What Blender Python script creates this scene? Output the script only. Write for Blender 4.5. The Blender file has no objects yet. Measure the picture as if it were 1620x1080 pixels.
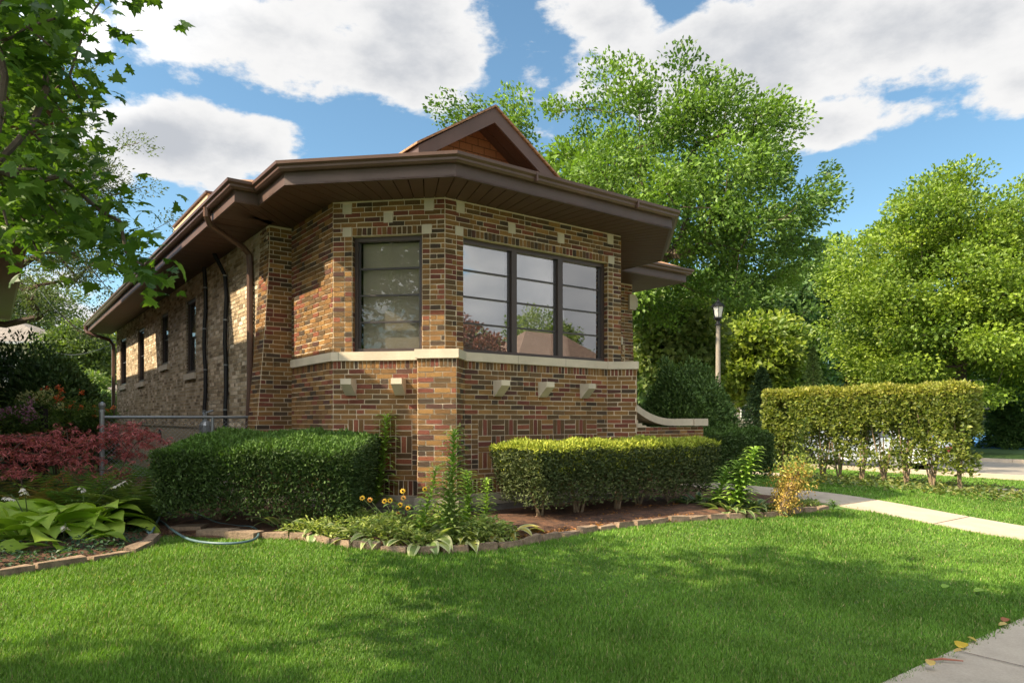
import bpy, math
import numpy as np
from mathutils import Vector, Matrix
rng = np.random.default_rng(11)
S = bpy.context.scene
COL = S.collection
# ------------------------------------------------------------------ camera
EYE = 1.5
F = 1107.0            # focal length in pixels of the 1620 px wide photograph
HOR = 663.0           # horizon row
cam = bpy.data.cameras.new('camera'); camo = bpy.data.objects.new('camera', cam); COL.objects.link(camo)
camo.location = (0, 0, EYE); camo.rotation_euler = (math.radians(90), 0, 0)
cam.sensor_width = 36; cam.lens = 36*F/1620; cam.shift_y = (HOR-540)/1620
cam.clip_start = .05; cam.clip_end = 2000
S.camera = camo
# ------------------------------------------------------------------ sun, sky with clouds, exposure
SUN = Vector((-.937, -.349, .96)).normalized()
EL = math.asin(SUN.z); ROT = math.atan2(SUN.x, SUN.y)
sl = bpy.data.lights.new('sun', 'SUN'); sl.energy = 4.5; sl.angle = math.radians(.6); sl.color = (1, .84, .60)
so = bpy.data.objects.new('sun', sl); COL.objects.link(so); so.rotation_euler = SUN.to_track_quat('Z', 'Y').to_euler()
so.location = (-20, -8, 25)
S.view_settings.view_transform = 'Standard'; S.view_settings.look = 'None'
S.view_settings.exposure = 1.34; S.view_settings.gamma = 1
w = bpy.data.worlds.new('World'); S.world = w; w.use_nodes = True
def NT(nt):
    nt.nodes.clear()
    def n(t, **k):
        x = nt.nodes.new(t)
        for a, b in k.items():
            if a.startswith('i_'):
                key = a[2:]; key = int(key) if key.isdigit() else key.replace('_', ' ')
                s = x.inputs[key]
                if hasattr(b, 'bl_idname') or isinstance(b, bpy.types.NodeSocket): nt.links.new(b, s)
                else: s.default_value = b
            else: setattr(x, a, b)
        return x
    return n
def mth(n, op, a, b=None, c=None, clamp=False):
    x = n('ShaderNodeMath', operation=op, use_clamp=clamp)
    for i, v in enumerate((a, b, c)):
        if v is None: continue
        if isinstance(v, (int, float)): x.inputs[i].default_value = v
        else: x.id_data.links.new(v, x.inputs[i])
    return x.outputs[0]
def sstep(n, v, a, b):
    x = n('ShaderNodeMapRange', interpolation_type='SMOOTHSTEP'); x.id_data.links.new(v, x.inputs[0])
    x.inputs[1].default_value = a; x.inputs[2].default_value = b
    return x.outputs[0]
def world():
    nt = w.node_tree; n = NT(nt)
    sky = n('ShaderNodeTexSky', sky_type='NISHITA', sun_disc=False, sun_elevation=EL, sun_rotation=ROT % (2*math.pi),
            air_density=1.0, dust_density=.35, ozone_density=2.0)
    tc = n('ShaderNodeTexCoord'); D = tc.outputs['Generated']
    sep = n('ShaderNodeSeparateXYZ'); nt.links.new(D, sep.inputs[0])
    # cloud noise on a flat layer overhead, flattened towards the horizon
    nz1 = n('ShaderNodeTexNoise', i_Scale=6.5, i_Detail=11.0, i_Roughness=.6); 
    mp = n('ShaderNodeMapping'); nt.links.new(D, mp.inputs[0]); mp.inputs['Scale'].default_value = (1, 1, 1.9)
    nt.links.new(mp.outputs[0], nz1.inputs['Vector'])
    nz2 = n('ShaderNodeTexNoise', i_Scale=2.2, i_Detail=4.0, i_Roughness=.5); nt.links.new(mp.outputs[0], nz2.inputs['Vector'])
    # cloud banks: direction (as seen from the house), half width, half height
    B = []
    def bank(px, py, hw, hh, s=1.0):
        v = Vector(((px-810)/F, 1, (HOR-py)/F)); l = v.length; v.normalize()
        B.append((v, hw/F/l*(v.y if v.y > .2 else .2)**0, hh/F/l, s))
    bank(480, 55, 300, 105); bank(620, 30, 160, 90); bank(300, 40, 150, 80)
    bank(250, 220, 190, 78); bank(390, 235, 130, 52); bank(120, 250, 120, 80); 
    bank(1180, 90, 340, 115); bank(1450, 60, 330, 110); bank(1330, 190, 170, 55, .8); bank(960, 30, 150, 70, .9); bank(1000,-160,700,130)
    bank(1620, 135, 95, 45, .9); bank(130, 510, 90, 35, .8); bank(60, 480, 70, 60, .6)
    bank(120, 30, 70, 60, .8)
    dens = None
    for v, a, b, s in B:
        az = Vector((v.y, -v.x, 0)).normalized(); up = az.cross(v).normalized()
        if up.z < 0: up = -up
        vs = n('ShaderNodeVectorMath', operation='SUBTRACT'); nt.links.new(D, vs.inputs[0]); vs.inputs[1].default_value = v
        def dotp(t, k):
            q = n('ShaderNodeVectorMath', operation='DOT_PRODUCT'); nt.links.new(vs.outputs[0], q.inputs[0]); q.inputs[1].default_value = t*k
            return q.outputs['Value']
        x = dotp(az, 1/a); y = dotp(up, 1/b); z = dotp(v, 1.2)
        r2 = mth(n, 'ADD', mth(n, 'MULTIPLY_ADD', x, x, mth(n, 'MULTIPLY', y, y)), mth(n, 'MULTIPLY', z, z))
        f = mth(n, 'MULTIPLY', mth(n, 'SUBTRACT', 1.0, mth(n, 'SQRT', r2)), s)
        dens = f if dens is None else mth(n, 'MAXIMUM', dens, f)
    # clouds behind the camera come from the broad noise alone
    back = sstep(n, sep.outputs['Y'], .25, -.1)
    gen = mth(n, 'MULTIPLY', mth(n, 'SUBTRACT', nz2.outputs['Fac'], .36), 2.6)
    dens = mth(n, 'MAXIMUM', dens, mth(n, 'SUBTRACT', mth(n, 'MULTIPLY', back, mth(n, 'ADD', gen, 1.0)), 1.0))
    d2 = mth(n, 'ADD', dens, mth(n, 'MULTIPLY', mth(n, 'SUBTRACT', nz1.outputs['Fac'], .5), 2.7))
    d2 = mth(n, 'ADD', d2, mth(n, 'MULTIPLY', mth(n, 'SUBTRACT', nz2.outputs['Fac'], .5), .7))
    mask = sstep(n, d2, -.03, .26)
    core = sstep(n, mth(n, 'ADD', d2, mth(n, 'MULTIPLY', mth(n, 'SUBTRACT', nz2.outputs['Fac'], .5), 1.2)), .10, 1.25)
    cr = n('ShaderNodeMix', data_type='RGBA'); nt.links.new(core, cr.inputs['Factor'])
    cr.inputs[6].default_value = (.93, .925, .92, 1); cr.inputs[7].default_value = (.56, .585, .63, 1)
    b1 = n('ShaderNodeBackground', i_Strength=.080)
    # the sky glows a little paler near the horizon
    hs = n('ShaderNodeHueSaturation', i_Saturation=.98, i_Value=1.0); nt.links.new(sky.outputs[0], hs.inputs['Color'])
    sv = n('ShaderNodeVectorMath', operation='MULTIPLY'); nt.links.new(hs.outputs[0], sv.inputs[0]); sv.inputs[1].default_value = (.84, 1.02, .97); nt.links.new(sv.outputs[0], b1.inputs[0])
    sd = n('ShaderNodeVectorMath', operation='DOT_PRODUCT'); nt.links.new(D, sd.inputs[0]); sd.inputs[1].default_value = SUN
    b2 = n('ShaderNodeBackground'); nt.links.new(mth(n, 'MULTIPLY_ADD', sstep(n, sd.outputs['Value'], .30, .85), 1.9, .40), b2.inputs[1])   # clouds near the sun set brighter, as added fill for the shaded front
    nt.links.new(cr.outputs[2], b2.inputs[0])
    mx = n('ShaderNodeMixShader'); nt.links.new(mask, mx.inputs[0]); nt.links.new(b1.outputs[0], mx.inputs[1]); nt.links.new(b2.outputs[0], mx.inputs[2])
    o = n('ShaderNodeOutputWorld'); nt.links.new(mx.outputs[0], o.inputs[0])
world()
S.cycles.use_denoising = True
S.cycles.max_bounces = 7; S.cycles.transparent_max_bounces = 8
S.cycles.sample_clamp_indirect = 6

# ------------------------------------------------------------------ frames: world <-> house (r along the front, d to the back)
QX, QY = -.872, 9.10
ANG = math.atan2(.5976, .8018); RX, RY = math.cos(ANG), math.sin(ANG)
def W2(r, d): return (QX + RX*r - RY*d, QY + RY*r + RX*d)
def RD(x, y):
    x = x-QX; y = y-QY
    return (RX*x + RY*y, -RY*x + RX*y)
def ss(t):
    t = np.clip(t, 0, 1); return t*t*(3-2*t)
def gh_rd(r, d):
    a = ss((d+5.2)/4.2); b = ss((r-8.0)/5.0)
    z = -.05 + .27*a*(1-b)
    return z + .40*ss((r-27)/18.)
def gh(x, y):
    r, d = RD(x, y); return gh_rd(r, d)
def G(px, py):
    """the point of the ground seen at a pixel of the photograph"""
    k = (px-810)/F; m = (py-HOR)/F; z = 0.
    for _ in range(60):
        y = (EYE-z)/m; zn = float(gh(k*y, y)); z = .6*z+.4*zn
    return (k*y, y, z)
def P(px, py, dep): return ((px-810)/F*dep, dep, EYE+(HOR-py)/F*dep)

# ------------------------------------------------------------------ materials
MATS = {}
def mat(name, col=(.5,.5,.5), rough=.7, spec=.3, tint=False, var=.12, vscale=6., bump=0., bscale=40., metal=0., trans=0., coat=0., stain=0., detail=5.):
    m = bpy.data.materials.new(name); m.use_nodes = True; nt = m.node_tree; n = NT(nt)
    if tint:
        at = n('ShaderNodeAttribute', attribute_name='tint'); c = at.outputs['Color']
    else:
        rgb = n('ShaderNodeRGB'); rgb.outputs[0].default_value = (*col, 1); c = rgb.outputs[0]
    tc = n('ShaderNodeTexCoord')
    if var > 0:
        nz = n('ShaderNodeTexNoise', i_Scale=vscale, i_Detail=detail, i_Roughness=.6); nt.links.new(tc.outputs['Object'], nz.inputs['Vector'])
        k = mth(n, 'MULTIPLY_ADD', nz.outputs['Fac'], 2*var*1.6, 1-var*1.6)
        vm = n('ShaderNodeVectorMath', operation='SCALE'); nt.links.new(c, vm.inputs[0]); nt.links.new(k, vm.inputs['Scale']); c = vm.outputs[0]
    if stain > 0:
        n2 = n('ShaderNodeTexNoise', i_Scale=1.3, i_Detail=6.0, i_Roughness=.62); mq = n('ShaderNodeMapping'); mq.inputs['Scale'].default_value = (1.6, 1.6, .7)
        nt.links.new(tc.outputs['Object'], mq.inputs[0]); nt.links.new(mq.outputs[0], n2.inputs['Vector'])
        v2 = n('ShaderNodeVectorMath', operation='SCALE'); nt.links.new(c, v2.inputs[0]); nt.links.new(mth(n, 'MULTIPLY_ADD', n2.outputs['Fac'], 2*stain, 1-stain), v2.inputs['Scale']); c = v2.outputs[0]
    p = n('ShaderNodeBsdfPrincipled', i_Roughness=rough, i_Metallic=metal); p.inputs['Specular IOR Level'].default_value = spec
    p.inputs['Coat Weight'].default_value = coat
    nt.links.new(c, p.inputs['Base Color'])
    if bump > 0:
        nb = n('ShaderNodeTexNoise', i_Scale=bscale, i_Detail=4.0, i_Roughness=.65); nt.links.new(tc.outputs['Object'], nb.inputs['Vector'])
        bp = n('ShaderNodeBump', i_Strength=bump, i_Distance=.02); nt.links.new(nb.outputs['Fac'], bp.inputs['Height']); nt.links.new(bp.outputs[0], p.inputs['Normal'])
    sh = p.outputs[0]
    if trans > 0:
        tr = n('ShaderNodeBsdfTranslucent'); 
        sc = n('ShaderNodeVectorMath', operation='MULTIPLY'); nt.links.new(c, sc.inputs[0]); sc.inputs[1].default_value = (1.6, 1.75, .7)
        nt.links.new(sc.outputs[0], tr.inputs['Color'])
        mx = n('ShaderNodeMixShader', i_0=trans); nt.links.new(sh, mx.inputs[1]); nt.links.new(tr.outputs[0], mx.inputs[2]); sh = mx.outputs[0]
    o = n('ShaderNodeOutputMaterial'); nt.links.new(sh, o.inputs[0])
    MATS[name] = m; return m
mat('brick_face', tint=True, rough=.75, spec=.25, var=.28, vscale=55, bump=.9, bscale=120, stain=.35)
mat('brick_common', tint=True, rough=.9, spec=.1, var=.3, vscale=35, bump=.8, bscale=70, stain=.4)
mat('mortar', (.62, .51, .37), .95, .05, stain=.35, var=.18, vscale=9, bump=.4, bscale=150)
mat('mortar_grey', (.52, .45, .36), .95, .05, stain=.35, var=.3, vscale=4, bump=.4, bscale=150)
mat('limestone', (.54, .46, .35), .85, .15, stain=.25, var=.14, vscale=3.5, bump=.25, bscale=60)
mat('limestone_dark', (.27, .235, .185), .9, .1, var=.25, vscale=5, bump=.35, bscale=60)
mat('concrete_foundation', (.17, .15, .135), .95, .1, var=.3, vscale=4, bump=.4, bscale=30)
mat('parging', (.40, .33, .23), .95, .1, var=.2, vscale=3, bump=.4, bscale=30)
mat('brown_metal', (.098, .062, .052), .48, .4, var=.12, vscale=3, stain=.3, bump=.04, bscale=6)
mat('gutter_metal', (.11, .062, .047), .36, .45, var=.12, vscale=3, stain=.35, bump=.05, bscale=8)
mat('soffit_board', (.115, .065, .05), .6, .3, var=.1, vscale=5)
mat('soffit_gap', (.012, .008, .007), .9, .1, var=0)
mat('window_frame', (.058, .038, .032), .4, .5, var=.1)
mat('sash_bar', (.045, .036, .036), .35, .5, var=.1)
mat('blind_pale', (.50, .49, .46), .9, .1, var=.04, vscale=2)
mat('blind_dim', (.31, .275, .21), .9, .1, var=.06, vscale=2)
mat('dark_room', (.02, .02, .02), .9, .1, var=0)
mat('cream_trim', (.55, .42, .26), .7, .3, var=.1)
mat('iron_black', (.012, .012, .014), .5, .4, var=.1)
mat('galvanised', (.27, .29, .30), .42, .5, var=.2, vscale=30, metal=.5)
mat('foliage', tint=True, rough=.5, spec=.35, var=.12, vscale=1.5, trans=.30)
mat('needles', tint=True, rough=.6, spec=.25, var=.15, vscale=3, trans=.12)
mat('grass', tint=True, rough=.55, spec=.25, var=.0, trans=.30)
mat('bark', (.10, .078, .058), .95, .1, var=.3, vscale=14, bump=.8, bscale=25)
mat('bark_pale', (.23, .17, .11), .95, .1, var=.3, vscale=20, bump=.6, bscale=35)
mat('plain_tint', tint=True, rough=.8, spec=.2, var=.15, vscale=12, bump=.4, bscale=50)
mat('gloss_tint', tint=True, rough=.4, spec=.5, var=.05)
mat('rubber_hose', (.09, .15, .16), .45, .5, var=.15)
mat('dark_wood', (.028, .025, .023), .85, .2, var=.3, vscale=8, bump=.4)
mat('concrete_pole', (.27, .235, .19), .9, .15, var=.2, vscale=8, bump=.3)
mat('frosted_glass', (.62, .60, .55), .35, .5, var=.03)
mat('white_paint', (.78, .79, .80), .22, .5, var=.02, coat=.5)
mat('car_glass', (.015, .018, .02), .06, .6, var=0)
mat('tyre', (.018, .018, .018), .9, .2, var=.1)
mat('alloy', (.45, .45, .46), .3, .5, var=.05, metal=.7)
mat('court_blue', (.085, .24, .52), .8, .2, var=.05)
mat('court_green', (.16, .25, .10), .9, .1, var=.1)
mat('white_line', (.75, .75, .72), .8, .2, var=.05)

def glassmat(name, refl, rough=.0, tintc=(1, 1, 1), k=1.0):
    m = bpy.data.materials.new(name); m.use_nodes = True; nt = m.node_tree; n = NT(nt)
    tr = n('ShaderNodeBsdfTransparent'); tr.inputs[0].default_value = (*tintc, 1)
    nb = n('ShaderNodeTexNoise', i_Scale=1.3, i_Detail=1.0); tc = n('ShaderNodeTexCoord'); nt.links.new(tc.outputs['Object'], nb.inputs['Vector'])
    bp = n('ShaderNodeBump', i_Strength=.05, i_Distance=.05); nt.links.new(nb.outputs['Fac'], bp.inputs['Height'])
    gl = n('ShaderNodeBsdfGlossy', i_Roughness=rough)
    fr = n('ShaderNodeFresnel', i_IOR=1.5)
    f = mth(n, 'ADD', mth(n, 'MULTIPLY', fr.outputs[0], k), refl, clamp=True)
    mx = n('ShaderNodeMixShader'); nt.links.new(f, mx.inputs[0]); nt.links.new(tr.outputs[0], mx.inputs[1]); nt.links.new(gl.outputs[0], mx.inputs[2])
    o = n('ShaderNodeOutputMaterial'); nt.links.new(mx.outputs[0], o.inputs[0]); MATS[name] = m
glassmat('window_glass', .30); glassmat('window_glass_side', .0, k=.7); glassmat('car_window', .15, tintc=(.25, .27, .27))

def shinglemat(name, c1, c2, us=1.0):
    m = bpy.data.materials.new(name); m.use_nodes = True; nt = m.node_tree; n = NT(nt)
    tc = n('ShaderNodeTexCoord'); sp = n('ShaderNodeSeparateXYZ'); nt.links.new(tc.outputs['Object'], sp.inputs[0])
    cb = n('ShaderNodeCombineXYZ'); nt.links.new(mth(n, 'ADD', sp.outputs[0], sp.outputs[1]), cb.inputs[0])
    nt.links.new(mth(n, 'MULTIPLY', sp.outputs[2], us), cb.inputs[1])
    br = n('ShaderNodeTexBrick', i_Scale=1.0); br.inputs['Brick Width'].default_value = .24; br.inputs['Row Height'].default_value = .125
    br.inputs['Mortar Size'].default_value = .006; br.inputs['Mortar'].default_value = (c1[0]*.35, c1[1]*.35, c1[2]*.35, 1)
    br.inputs['Color1'].default_value = (*c1, 1); br.inputs['Color2'].default_value = (*c2, 1); nt.links.new(cb.outputs[0], br.inputs['Vector'])
    nz = n('ShaderNodeTexNoise', i_Scale=90.0, i_Detail=3.0); nt.links.new(tc.outputs['Object'], nz.inputs['Vector'])
    vm = n('ShaderNodeVectorMath', operation='SCALE'); nt.links.new(br.outputs['Color'], vm.inputs[0]); nt.links.new(mth(n, 'MULTIPLY_ADD', nz.outputs['Fac'], .9, .55), vm.inputs['Scale'])
    p = n('ShaderNodeBsdfPrincipled', i_Roughness=.9); nt.links.new(vm.outputs[0], p.inputs['Base Color'])
    bp = n('ShaderNodeBump', i_Strength=.6, i_Distance=.01); nt.links.new(mth(n, 'MULTIPLY_ADD', nz.outputs['Fac'], .3, mth(n, 'SUBTRACT', 1.0, br.outputs['Fac'])), bp.inputs['Height']); nt.links.new(bp.outputs[0], p.inputs['Normal'])
    o = n('ShaderNodeOutputMaterial'); nt.links.new(p.outputs[0], o.inputs[0]); MATS[name] = m
shinglemat('roof_shingles', (.24, .125, .065), (.34, .19, .10), 1.8)
shinglemat('wall_shingles', (.26, .10, .045), (.34, .145, .065))
shinglemat('roof_brown', (.13, .085, .065), (.18, .12, .09), 1.8)
shinglemat('roof_grey', (.16, .14, .12), (.22, .19, .16), 1.8)

def groundmat():
    m = bpy.data.materials.new('turf'); m.use_nodes = True; nt = m.node_tree; n = NT(nt)
    tc = n('ShaderNodeTexCoord')
    a = n('ShaderNodeTexNoise', i_Scale=.7, i_Detail=5.0, i_Roughness=.6); nt.links.new(tc.outputs['Object'], a.inputs['Vector'])
    b = n('ShaderNodeTexNoise', i_Scale=45.0, i_Detail=4.0, i_Roughness=.7); nt.links.new(tc.outputs['Object'], b.inputs['Vector'])
    r = n('ShaderNodeValToRGB'); nt.links.new(mth(n, 'MULTIPLY_ADD', a.outputs['Fac'], .5, mth(n, 'MULTIPLY', b.outputs['Fac'], .5)), r.inputs[0])
    e = r.color_ramp.elements; e[0].position = .32; e[0].color = (.035, .082, .010, 1); e[1].position = .68; e[1].color = (.095, .185, .026, 1)
    p = n('ShaderNodeBsdfPrincipled', i_Roughness=.9); nt.links.new(r.outputs[0], p.inputs['Base Color'])
    bp = n('ShaderNodeBump', i_Strength=.7, i_Distance=.04); nt.links.new(b.outputs['Fac'], bp.inputs['Height']); nt.links.new(bp.outputs[0], p.inputs['Normal'])
    o = n('ShaderNodeOutputMaterial'); nt.links.new(p.outputs[0], o.inputs[0]); MATS['turf'] = m
groundmat()
def rampmat(name, c0, c1, sc, rough=.9, bump=.5, bs=None, lo=.35, hi=.65, dist=.02):
    m = bpy.data.materials.new(name); m.use_nodes = True; nt = m.node_tree; n = NT(nt)
    tc = n('ShaderNodeTexCoord')
    a = n('ShaderNodeTexNoise', i_Scale=sc, i_Detail=7.0, i_Roughness=.65); nt.links.new(tc.outputs['Object'], a.inputs['Vector'])
    b = n('ShaderNodeTexNoise', i_Scale=bs or sc*6, i_Detail=4.0, i_Roughness=.7); nt.links.new(tc.outputs['Object'], b.inputs['Vector'])
    r = n('ShaderNodeValToRGB'); nt.links.new(mth(n, 'MULTIPLY_ADD', a.outputs['Fac'], .6, mth(n, 'MULTIPLY', b.outputs['Fac'], .4)), r.inputs[0])
    e = r.color_ramp.elements; e[0].position = lo; e[0].color = (*c0, 1); e[1].position = hi; e[1].color = (*c1, 1)
    p = n('ShaderNodeBsdfPrincipled', i_Roughness=rough); nt.links.new(r.outputs[0], p.inputs['Base Color'])
    bp = n('ShaderNodeBump', i_Strength=bump, i_Distance=dist); nt.links.new(b.outputs['Fac'], bp.inputs['Height']); nt.links.new(bp.outputs[0], p.inputs['Normal'])
    o = n('ShaderNodeOutputMaterial'); nt.links.new(p.outputs[0], o.inputs[0]); MATS[name] = m
rampmat('soil', (.022, .012, .008), (.19, .085, .04), 9.0, bump=1.0, bs=55, dist=.04, lo=.38, hi=.62)
rampmat('paving', (.27, .22, .165), (.48, .405, .31), 1.6, bump=.25, bs=70, lo=.3, hi=.7, dist=.006)
rampmat('asphalt', (.16, .145, .125), (.25, .225, .195), 1.0, bump=.4, bs=60, lo=.3, hi=.7, dist=.01)
rampmat('edging_rock', (.11, .075, .05), (.34, .24, .155), 7.0, bump=.6, bs=45)

# ------------------------------------------------------------------ mesh collector
def arr(x): return np.asarray(x, dtype=np.float64)
class M:
    def __init__(s): s.c = []; s.nv = 0
    def add(s, V, Fs, col=None, mi=0):
        V = arr(V).reshape(-1, 3)
        if isinstance(Fs, np.ndarray) and Fs.ndim == 2: sizes = np.full(len(Fs), Fs.shape[1]); idx = Fs.ravel()
        else: sizes = np.array([len(f) for f in Fs]); idx = np.concatenate([np.asarray(f) for f in Fs])
        nf = len(sizes)
        if col is None: col = (.5, .5, .5)
        col = arr(col); col = np.tile(col, (nf, 1)) if col.ndim == 1 else col
        s.c.append((V, sizes, idx+s.nv, col, np.full(nf, mi))); s.nv += len(V); return s
    def box(s, x0, x1, y0, y1, z0, z1, col=None, mi=0):
        V = [(x, y, z) for z in (z0, z1) for y in (y0, y1) for x in (x0, x1)]
        return s.add(V, [(0,2,3,1), (4,5,7,6), (0,1,5,4), (2,6,7,3), (0,4,6,2), (1,3,7,5)], col, mi)
    def fbox(s, P0, dr, u0, u1, z0, z1, n0, n1, col=None, mi=0):
        P0 = arr(P0); dr = arr(dr); nn = arr((dr[1], -dr[0]))
        V = []
        for z in (z0, z1):
            for q in (n1, n0):
                for u in (u0, u1):
                    p = P0+dr*u+nn*q; V.append((p[0], p[1], z))
        return s.add(V, [(0,2,3,1), (4,5,7,6), (0,1,5,4), (2,6,7,3), (0,4,6,2), (1,3,7,5)], col, mi)
    def prism(s, pts, z0, z1, col=None, mi=0):
        n = len(pts); V = [(p[0], p[1], z0) for p in pts]+[(p[0], p[1], z1) for p in pts]
        Fs = [tuple(range(n))[::-1], tuple(range(n, 2*n))]+[(i, (i+1) % n, n+(i+1) % n, n+i) for i in range(n)]
        return s.add(V, Fs, col, mi)
    def hull8(s, V, col=None, mi=0):       # bottom 4 then top 4, both counter-clockwise
        return s.add(V, [(3,2,1,0), (4,5,6,7), (0,1,5,4), (1,2,6,5), (2,3,7,6), (3,0,4,7)], col, mi)
    def tube(s, pts, rad, k=8, col=None, cap=True, mi=0):
        pts = arr(pts); n = len(pts); rad = np.broadcast_to(arr(rad), (n,))
        T = np.gradient(pts, axis=0); T /= np.linalg.norm(T, axis=1)[:, None]+1e-9
        ref = arr((0, 0, 1)) if abs(T[0][2]) < .9 else arr((1, 0, 0)); V = []; a = np.arange(k)/k*2*math.pi
        N = np.cross(T[0], ref)
        for i in range(n):
            N = N-T[i]*N.dot(T[i]); N /= np.linalg.norm(N)+1e-9; Bn = np.cross(T[i], N)
            V.append(pts[i]+rad[i]*(np.cos(a)[:, None]*N+np.sin(a)[:, None]*Bn))
        Fs = [(i*k+j, i*k+(j+1) % k, (i+1)*k+(j+1) % k, (i+1)*k+j) for i in range(n-1) for j in range(k)]
        if cap: Fs += [tuple(range(k))[::-1], tuple(range((n-1)*k, n*k))]
        return s.add(np.concatenate(V), Fs, col, mi)
    def lathe(s, c, prof, k=20, col=None, mi=0):    # prof: (radius, z)
        a = np.arange(k)/k*2*math.pi; V = []
        for r, z in prof: V += [(c[0]+r*math.cos(t), c[1]+r*math.sin(t), c[2]+z) for t in a]
        n = len(prof); Fs = [(i*k+j, i*k+(j+1) % k, (i+1)*k+(j+1) % k, (i+1)*k+j) for i in range(n-1) for j in range(k)]
        Fs += [tuple(range(k))[::-1], tuple(range((n-1)*k, n*k))]
        return s.add(V, Fs, col, mi)
    def build(s, name, m, parent=None, smooth=False, loc=None):
        V = np.concatenate([c[0] for c in s.c]); sz = np.concatenate([c[1] for c in s.c]); ix = np.concatenate([c[2] for c in s.c])
        cl = np.concatenate([c[3] for c in s.c]); mi = np.concatenate([c[4] for c in s.c])
        if loc is not None: V = V-arr(loc)
        me = bpy.data.meshes.new(name); me.vertices.add(len(V)); me.vertices.foreach_set('co', V.astype(np.float32).ravel())
        me.loops.add(len(ix)); me.loops.foreach_set('vertex_index', ix.astype(np.int32))
        me.polygons.add(len(sz)); st = np.concatenate([[0], np.cumsum(sz)[:-1]]); me.polygons.foreach_set('loop_start', st.astype(np.int32))
        me.polygons.foreach_set('loop_total', sz.astype(np.int32))
        me.polygons.foreach_set('material_index', mi.astype(np.int32))
        me.polygons.foreach_set('use_smooth', np.full(len(sz), bool(smooth)))
        at = me.attributes.new('tint', 'FLOAT_VECTOR', 'FACE'); at.data.foreach_set('vector', cl.astype(np.float32).ravel())
        for q in (m if isinstance(m, (list, tuple)) else [m]): me.materials.append(MATS[q])
        me.update(calc_edges=True)
        o = bpy.data.objects.new(name, me); COL.objects.link(o)
        if parent is not None: o.parent = parent
        if loc is not None: o.location = loc
        return o
def tag(o, label=None, cat=None, group=None, kind=None):
    if label: o['label'] = label
    if cat: o['category'] = cat
    if group: o['group'] = group
    if kind: o['kind'] = kind
    return o
def thing(name, label, cat, loc=(0, 0, 0), rz=0., group=None):
    o = bpy.data.objects.new(name, None); COL.objects.link(o); o.location = loc; o.rotation_euler = (0, 0, rz); o.empty_display_size = .3
    return tag(o, label, cat, group)

def offset_line(pts, o):
    """offset an open polyline to its right-hand side with mitred corners"""
    pts = [arr(p) for p in pts]; n = len(pts); out = []
    nr = []
    for i in range(n-1):
        t = pts[i+1]-pts[i]; t = t/np.linalg.norm(t); nr.append(arr((t[1], -t[0])))
    for i in range(n):
        a = nr[max(i-1, 0)]; b = nr[min(i, n-2)]; m = (a+b)/(1+a.dot(b)); out.append(pts[i]+m*o)
    return out
def sweep(mb, pts, prof, col=None, mi=0):
    """closed profile of (offset, z) swept along a polyline"""
    k = len(prof); lines = [offset_line(pts, o) for o, z in prof]; n = len(pts); V = []
    for i in range(n): V += [(lines[j][i][0], lines[j][i][1], prof[j][1]) for j in range(k)]
    Fs = [(i*k+j, i*k+(j+1) % k, (i+1)*k+(j+1) % k, (i+1)*k+j) for i in range(n-1) for j in range(k)]
    Fs += [tuple(range(k)), tuple(range((n-1)*k, n*k))[::-1]]
    mb.add(V, Fs, col, mi)
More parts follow.
